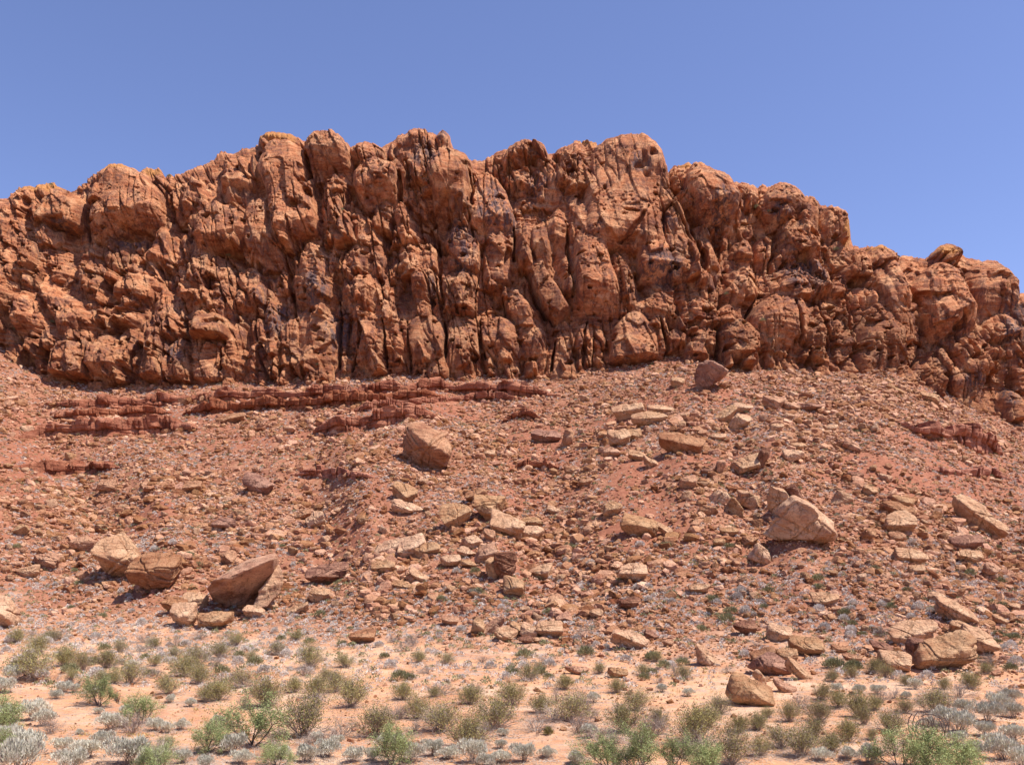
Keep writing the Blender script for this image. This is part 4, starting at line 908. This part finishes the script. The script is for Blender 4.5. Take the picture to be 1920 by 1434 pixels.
def branchy(r, nst, L, spread, depth=2, r0=0.014, wob=.18, kids=3, upb=.12):
    segs = []; tips = []
    def grow(p, d, l, rad, dep):
        ns = 3
        for i in range(ns):
            d = d + r.normal(0, wob, 3) + np.array([0, 0, upb]); d = d / np.linalg.norm(d); q = p + d * l / ns
            segs.append((p, q, rad, rad * .8)); rad *= .8; p = q
            tips.append((p, d, dep))
            if dep > 0:
                for _ in range(kids if i > 0 else 1):
                    dd = d + r.normal(0, .5, 3); dd /= np.linalg.norm(dd); grow(p, dd, l * r.uniform(.45, .7), rad * .7, dep - 1)
    for _ in range(nst):
        az = r.uniform(0, 6.28); el = r.uniform(spread[0], spread[1]); d = np.array([math.cos(az) * math.sin(el), math.sin(az) * math.sin(el), math.cos(el)])
        grow(np.array([r.normal(0, .06), r.normal(0, .06), -.05]), d, L * r.uniform(.75, 1.1), r0, depth)
    return segs, tips
def make_creosote(seed, leaf=1.0):
    r = np.random.default_rng(seed)
    segs, tips = branchy(r, 58, .85, (.05, 1.2), 1, .012, .14, 3, .05)
    Vs, Fs = sticks(segs)
    C = np.array([p + r.normal(0, .05, 3) for (p, d, dep) in tips for _ in range(int((5 if dep == 0 else 2) * leaf)) if p[2] > 0.28])
    Vl, Fl = leafquads(C, r, .026)
    return mesh_np('stem', Vs, Fs, M_stem), mesh_np('foliage', Vl, Fl, M_creo)
def make_sage(seed):
    r = np.random.default_rng(seed)
    cs = [(r.normal(0, .24), r.normal(0, .22), r.uniform(.28, .5)) for _ in range(12)]
    VV, FF = [], []; b = 0
    for (a, c, hh) in cs:
        V, Fc = blades(230, r, .30, .30, .016, up=.8, inner=.45, len_=.10); V = V + np.array([a, c, hh - .12]); VV.append(V); FF.append(Fc + b); b += len(V)
    segs, _ = branchy(r, 22, .42, (.2, 1.3), 1, .012, .2, 2, .1)
    Vs, Fs = sticks(segs)
    return mesh_np('stem', Vs, Fs, M_stem), mesh_np('foliage', np.vstack(VV), np.vstack(FF), M_sage)
def make_mesquite(seed):
    r = np.random.default_rng(seed)
    segs, tips = branchy(r, 6, 1.15, (.1, .95), 2, .028, .2, 3, .04)
    Vs, Fs = sticks(segs, 4)
    C = np.array([p + r.normal(0, .075, 3) for (p, d, dep) in tips for _ in range(11) if p[2] > .2 and dep < 2])
    Vl, Fl = leafquads(C, r, .026)
    return mesh_np('trunk', Vs, Fs, M_dead), mesh_np('crown', Vl, Fl, M_mesq)
protos = {'creo': [make_creosote(10 + i, .7 + .15 * (i % 4)) for i in range(6)], 'sage': [make_sage(40 + i) for i in range(5)], 'mesq': [make_mesquite(60 + i) for i in range(5)]}
WID = {'creo': 1.42, 'sage': 1.22, 'mesq': 2.1}
NAMES = {'creo': ('desert_shrub', ('stem', 'foliage')), 'sage': ('sagebrush', ('stem', 'foliage')), 'mesq': ('mesquite_bush', ('trunk', 'crown'))}
plants = []
def plant(kind, u, v, wp, sq=1.0):
    g = hit(u, v); k = g[1] / F; sc = wp * k / WID[kind]
    pr = protos[kind][len(plants) % len(protos[kind])]; nm, parts = NAMES[kind]
    o = empty(nm, (g[0], g[1], g[2] - .02), rng.uniform(0, 6.28), sc); o.scale = (sc, sc, sc * sq)
    for pn, me in zip(parts, pr): link(pn, me, o)
    plants.append((o, kind, u, v, wp)); return o
SAGE = [(25,1278,40),(8,1300,44),(120,1299,30),(105,1310,24),(140,1298,24),(62,1350,52),(85,1360,42),(208,1368,46),(230,1364,30),(185,1338,20),(235,1338,28),(290,1370,36),(312,1374,28),(340,1368,28),(120,1412,44),(165,1420,56),(195,1396,44),(242,1432,76),(285,1440,50),(20,1398,60),(52,1416,70),(36,1446,90),(135,1446,60),(148,1376,16),(408,1366,32),(440,1412,52),(358,1324,24),(320,1317,22),(250,1250,24),
 (595,1392,28),(632,1397,30),(452,1432,44),(575,1428,52),(612,1418,46),(662,1428,46),(735,1404,52),(772,1428,52),(812,1416,42),(842,1422,42),(886,1430,56),(530,1422,34),(940,1430,42),(982,1428,46),(1026,1420,32),(940,1402,26),(1108,1382,34),(1112,1316,26),(1078,1434,40),(945,1379,24),(1240,1297,24),(1290,1305,22),
 (1540,1426,42),(1590,1422,36),(1632,1430,46),(1800,1372,60),(1852,1352,50),(1872,1332,46),(1776,1360,48),(1812,1338,40),(1900,1388,50),(1862,1402,46),(1882,1424,60),(1912,1440,54),(1828,1418,46),(1850,1380,42),(1900,1345,40),(1612,1299,26),(1645,1301,28),(1568,1296,22),(1716,1292,28),(1795,1395,44),(1700,1310,20),(700,1425,36),(915,1436,40),(345,1430,40),(385,1440,36),(8,1352,46),(1895,1318,34),(1740,1362,30)]
CREO = [(65,1270,68),(70,1226,40),(125,1248,42),(157,1256,36),(200,1252,46),(190,1282,30),(290,1248,26),(345,1268,50),(374,1282,42),(370,1246,46),(412,1234,36),(246,1282,46),(316,1300,42),(410,1312,50),(388,1316,36),(456,1288,46),(445,1210,28),(100,1202,26),(30,1204,30),(135,1273,22),(215,1282,28),(328,1238,30),
 (500,1326,60),(570,1382,86),(585,1252,46),(592,1306,42),(550,1298,32),(632,1296,42),(656,1326,60),(706,1382,76),(648,1250,32),(755,1312,36),(785,1242,26),(836,1246,26),(782,1346,46),(826,1372,72),(872,1402,70),(880,1320,44),(815,1306,24),(522,1228,30),(470,1240,24),(612,1276,30),
 (925,1366,74),(960,1320,48),(1014,1337,44),(1066,1352,66),(1170,1372,62),(1194,1332,50),(1236,1360,36),(1302,1392,70),(1326,1362,50),(1126,1262,26),(1206,1264,26),(1282,1272,28),(992,1276,36),(1060,1292,34),(1212,1394,34),(1352,1338,42),(1156,1298,30),(1010,1262,24),(1230,1240,22),
 (1386,1372,42),(1420,1368,36),(1466,1402,56),(1502,1418,62),(1536,1352,50),(1541,1312,34),(1572,1326,36),(1610,1342,46),(1622,1358,40),(1666,1372,50),(1696,1336,34),(1752,1336,50),(1590,1392,46),(1560,1408,40),(1636,1386,24),(1480,1352,40),(1372,1432,70),(1424,1416,42),(1820,1292,36),(1640,1330,30),(1530,1385,44),(1440,1345,26),(1660,1270,30),(1700,1285,26),(1850,1262,26),(1560,1278,24),(1600,1272,26),(290,1215,26),(225,1222,26),(555,1200,24),(1640,1262,30),(1770,1292,24)]
MESQ = [(265,1357,66),(185,1322,62),(388,1412,72),(475,1396,104),(16,1378,80),(312,1408,36),(520,1436,56),(738,1436,82),(1142,1440,84),(1205,1448,96),(1265,1446,80),(1690,1442,96),(1735,1450,100),(1795,1452,90),(10,1425,60),(1330,1452,70),(290,1450,70)]
for (a, b, c) in SAGE: plant('sage', a, b, c, rng.uniform(1.1, 1.5))
for (a, b, c) in CREO: plant('creo', a, b, c, rng.uniform(1.0, 1.3))
for (a, b, c) in MESQ: plant('mesq', a, b, c * 1.05, rng.uniform(.9, 1.1))
drym = []
for i in range(5):
    r = np.random.default_rng(80 + i); sg, _ = branchy(r, 34, .7, (.1, 1.35), 1, .010, .22, 4, .0); V, Fc = sticks(sg)
    drym.append(mesh_np('dry_shrub', V, Fc, M_stem))
dry = []
while len(dry) < 95:
    u = rng.uniform(10, 1910); v = rng.uniform(1190, 1425)
    if any(abs(u - q[2]) < q[4] * .42 and abs(v - q[3]) < 12 for q in plants) or any(abs(u - q[0]) < q[2] * .6 and abs(v - q[1]) < q[3] * .7 for q in BL): continue
    if v > 1300 and fb2(np.array(u / 110.), np.array(v / 50.), 99, 2) < -.05: continue
    g = hit(u, v); o = link('dry_shrub', drym[len(dry) % 5]); sc = rng.uniform(.45, 1.05); o.location = tuple(g); o.scale = (sc, sc, sc * rng.uniform(.6, 1)); o.rotation_euler = (0, 0, rng.uniform(0, 6.28)); dry.append((o, u, v, sc))
# labels: name plants by the neighbour they stand nearest to
marks = [(232,1050,'pale flat-topped boulder'),(456,1092,'giant wedge slab'),(1404,1299,'disc-like boulder on the sand'),(1766,1230,'swirl-marked boulder'),(1184,1201,'wind-carved layered boulder'),(1082,1257,'low red rock on the sand'),(1512,1214,'cake-shaped boulder'),(681,1194,'red hollow rock at the slope foot'),(140,1285,'cut bank in the sand'),
 (475,1370,'biggest mesquite at lower left'),(265,1330,'spindly mesquite by the bank'),(1205,1420,'bottom centre mesquite thicket'),(1735,1425,'bottom right mesquite thicket'),(738,1415,'green bush left of bottom centre'),(16,1350,'mesquite at the left edge'),(1108,1370,'lone white brush on sand'),(1028,1367,'yellow-green tuft'),(1745,1375,'coil of dead branches'),(925,1345,'wide shrub by the tuft')]
DESC = {'creo': ('olive-tipped twiggy shrub', 'shrub', 'olive shrubs on the sand flat'), 'sage': ('pale grey sagebrush clump', 'sagebrush', 'pale sagebrush clumps'), 'mesq': ('bright green mesquite bush', 'bush', 'green mesquite bushes')}
for kind in ('creo', 'sage', 'mesq'):
    L = [p for p in plants if p[1] == kind]; lb = label_by_landmark([(p[2], p[3]) for p in L], marks, '')
    for p, (a, d, m) in zip(L, lb):
        sz = 'large' if p[4] > 55 else ('small' if p[4] < 32 else 'mid-sized')
        tag(p[0], '%s %s, %s one %s the %s' % (sz, DESC[kind][0], a, d, m), DESC[kind][1], DESC[kind][2])
lb = label_by_landmark([(q[1], q[2]) for q in dry], marks, '')
for q, (a, d, m) in zip(dry, lb): tag(q[0], 'leafless grey-brown dry shrub, %s one %s the %s' % (a, d, m), 'dry shrub', 'dry leafless shrubs on the flat')
def build_litter():
    r = np.random.default_rng(404); C = []
    for (o, kind, u, v, wp) in plants:
        n = int(60 + wp * 3); C.append(np.stack([o.location.x + r.normal(0, .75, n) * o.scale[0] * 1.1, o.location.y + r.normal(0, .75, n) * o.scale[0] * 1.1], 1))
    n = 16000; y = r.uniform(24, 70, n); u = r.uniform(-20, 1940, n); C2 = np.stack([(u - CX) / F * y, y], 1); C2 = C2[fb2(C2[:, 0] / 5, C2[:, 1] / 4, 98, 3) > .08]
    C = np.vstack(C + [C2]); n = len(C); z = terrain(C[:, 0], C[:, 1]); P0 = np.stack([C[:, 0], C[:, 1], z + r.uniform(.005, .03, n)], 1)
    a = r.uniform(0, 6.28, n); L = r.uniform(.06, .30, n)[:, None]; d = np.stack([np.cos(a), np.sin(a), r.normal(0, .12, n)], 1) * L; sd_ = np.stack([-np.sin(a), np.cos(a), a * 0], 1) * .012
    V = np.stack([P0 - sd_, P0 + sd_, P0 + d + np.array([0, 0, .02])], 1).reshape(-1, 3)
    tag(link('twig_litter', mesh_np('twig_litter', V, np.arange(3 * n).reshape(-1, 3), M_stem)), 'dry twigs and dead grass strewn on the sand', 'litter', kind='stuff')
build_litter()
def tuft(u, v, wp, mat, lab, name='grass_tuft', cat='tuft'):
    r = np.random.default_rng(int(u)); V, Fc = blades(420, r, .3, .38, .014, up=1.1, inner=.1, len_=.28)
    g = hit(u, v); k = g[1] / F; o = link(name, mesh_np(name, V, Fc, mat)); o.location = tuple(g); s = wp * k / .8; o.scale = (s, s, s); tag(o, lab, cat)
tuft(1028, 1377, 24, M_creo, 'single rounded yellow-green tuft on bare sand at centre bottom')
def dead_coil():
    r = np.random.default_rng(3); g = hit(1745, 1382); segs = []
    for k in range(7):
        R = r.uniform(.25, .5); c = np.array([r.normal(0, .1), r.normal(0, .1), R * .8]); a0 = r.uniform(0, 6.28); t = r.normal(size=3); t[1] += 2; t /= np.linalg.norm(t); e = np.cross(t, [0, 0, 1]); e /= np.linalg.norm(e); f = np.cross(t, e)
        pr = None
        for j in range(15):
            a = a0 + j * .33; q = c + R * (1 + .03 * j) * (e * math.cos(a) + f * math.sin(a))
            if pr is not None: segs.append((pr, q, .018, .018))
            pr = q
    s2, _ = branchy(r, 10, .9, (.3, 1.3), 1, .02, .25, 2, 0)
    V, Fc = sticks(segs + s2, 4); o = link('dead_branches', mesh_np('dead_branches', V, Fc, M_dead)); o.location = tuple(g)
    tag(o, 'dark curled tangle of dead branches among pale sagebrush at lower right', 'dead branches')
dead_coil()

# brush on the slope: the larger clumps one by one, the rest as ground cover
bm_small = []
for i in range(6):
    r = np.random.default_rng(200 + i); V, Fc = blades(520, r, .36, .46, .018, up=.7, inner=.5, len_=.12); bm_small.append(mesh_np('slope_brush', V, Fc, M_gray))
for i in range(4):
    r = np.random.default_rng(220 + i); V, Fc = blades(480, r, .42, .42, .014, up=1.0, inner=.3, len_=.16); bm_small.append(mesh_np('slope_brush', V, Fc, M_grn))
pos = []
while len(pos) < 200:
    u = rng.uniform(5, 1915); v = rng.uniform(1020, 1275)
    if any(abs(u - q[0]) < q[2] * .55 + 6 and abs(v - q[1]) < q[3] * .55 + 5 for q in BL) or (380 < u < 530 and 1030 < v < 1155): continue
    if rng.random() > (v - 960) / 260: continue
    pos.append((u, v))
lb = label_by_landmark(pos, big + [m for m in marks if m[1] > 1240], '')
for n, (u, v) in enumerate(pos):
    g = hit(u, v); j = int(rng.integers(10)); o = link('slope_brush', bm_small[j]); o.location = tuple(g); s = rng.uniform(.6, 1.15) * (1.0 if j < 6 else 1.15); o.scale = (s, s, s * rng.uniform(.8, 1.1)); o.rotation_euler = (0, 0, rng.uniform(0, 6))
    a, d, m = lb[n]
    tag(o, '%s brush clump, %s one %s the %s' % ('round grey' if j < 6 else 'dark green', a, d, m), 'brush', 'brush clumps dotting the lower slope')
def build_cover():
    for (nm, mat, N, lab, cols) in (('ground_cover', M_gray, 54000, 'countless small grey brush clumps speckling the whole slope', 0), ('green_ground_cover', M_grn, 13000, 'scattered tiny green shrubs speckling the slope', 1), ('dry_grass_cover', M_yel, 9500, 'small dry yellow grass tufts and litter on the sand at the slope foot', 2)):
        r = np.random.default_rng(300 + cols)
        if cols == 2: u = r.uniform(-440, 2360, N); y = r.uniform(27, 78, N)
        else: u = r.uniform(-440, 2360, N); y = 42 + (146 - 42) * r.random(N) ** 1.0
        x = (u - CX) / F * y
        m = fb2(x / 10, y / 7, 95 + cols, 3)
        if cols == 2: kp = r.random(N) < sstep(0.0, .35, m)
        else: kp = r.random(N) < (0.35 + .65 * sstep(-.2, .25, m)) * (.25 + .75 * sstep(46, 66, y)) * (1 - .45 * claymask(x, y))
        x, y = x[kp], y[kp]; n = len(x); z = terrain(x, y)
        nb = 44 if cols < 2 else 12
        prots = [(blades(nb, r, .23, .24, .030, up=.6, inner=.6, len_=.10) if cols < 2 else blades(nb, r, .30, .30, .04, up=.8, inner=.3, len_=.17))[0] for _ in range(24)]
        sz = (r.uniform(.35, 1.0, n) ** 1.3 + .08) * (1.15 if cols == 1 else 1.0) * (0.45 if cols == 2 else 1)
        wh = r.integers(0, 24, n); VV = []
        for k in range(24):
            i = np.nonzero(wh == k)[0]
            VV.append((prots[k][None] * sz[i, None, None] + np.stack([x[i], y[i], z[i]], -1)[:, None, :]).reshape(-1, 3))
        V = np.vstack(VV); o = link(nm, mesh_np(nm, V, np.arange(len(V)).reshape(-1, 3), mat)); tag(o, lab, 'ground cover', kind='stuff')
build_cover()
# shrubs growing on the cliff ledges
for n, (u, v, s, lab) in enumerate([(1566,472,1.4,'dark bush on a cliff ledge below the right summit step'),(1420,388,1.3,'low bush on the rubble ledge under the right skyline'),(1440,400,1.0,'second bush right of the low one on the rubble ledge under the right skyline'),(1360,556,1.0,'small bush in the gully between cliff pillars right of centre'),(1420,612,1.2,'long bush on the lower cliff step at right'),(425,476,1.1,'green bush in the rubble pocket high on the left cliff'),(98,606,1.2,'green bush on the low cliff terrace at far left'),(30,618,1.2,'grey bush on the terrace at the left edge'),(1685,482,1.0,'tiny bush on the right skyline left of the arch rock'),(311,325,1.0,'tiny bush on the left skyline saddle'),(98,350,.9,'tiny green bush behind the ochre cap at far left skyline'),(600,690,1.0,'bush at the very foot of the cliff left of centre'),(1725,570,.9,'bush in the crack of the right buttress'),(645,402,.9,'bush in the high gully left of the central peak')]):
    p = cliff_pt(u, v); o = link('ledge_bush', bm_small[6 + n % 4]); o.location = (p[0], p[1] - .1, p[2] - .05); o.scale = (s, s, s); tag(o, lab, 'bush', 'bushes rooted on the cliff')
print('objects', len(bpy.data.objects))
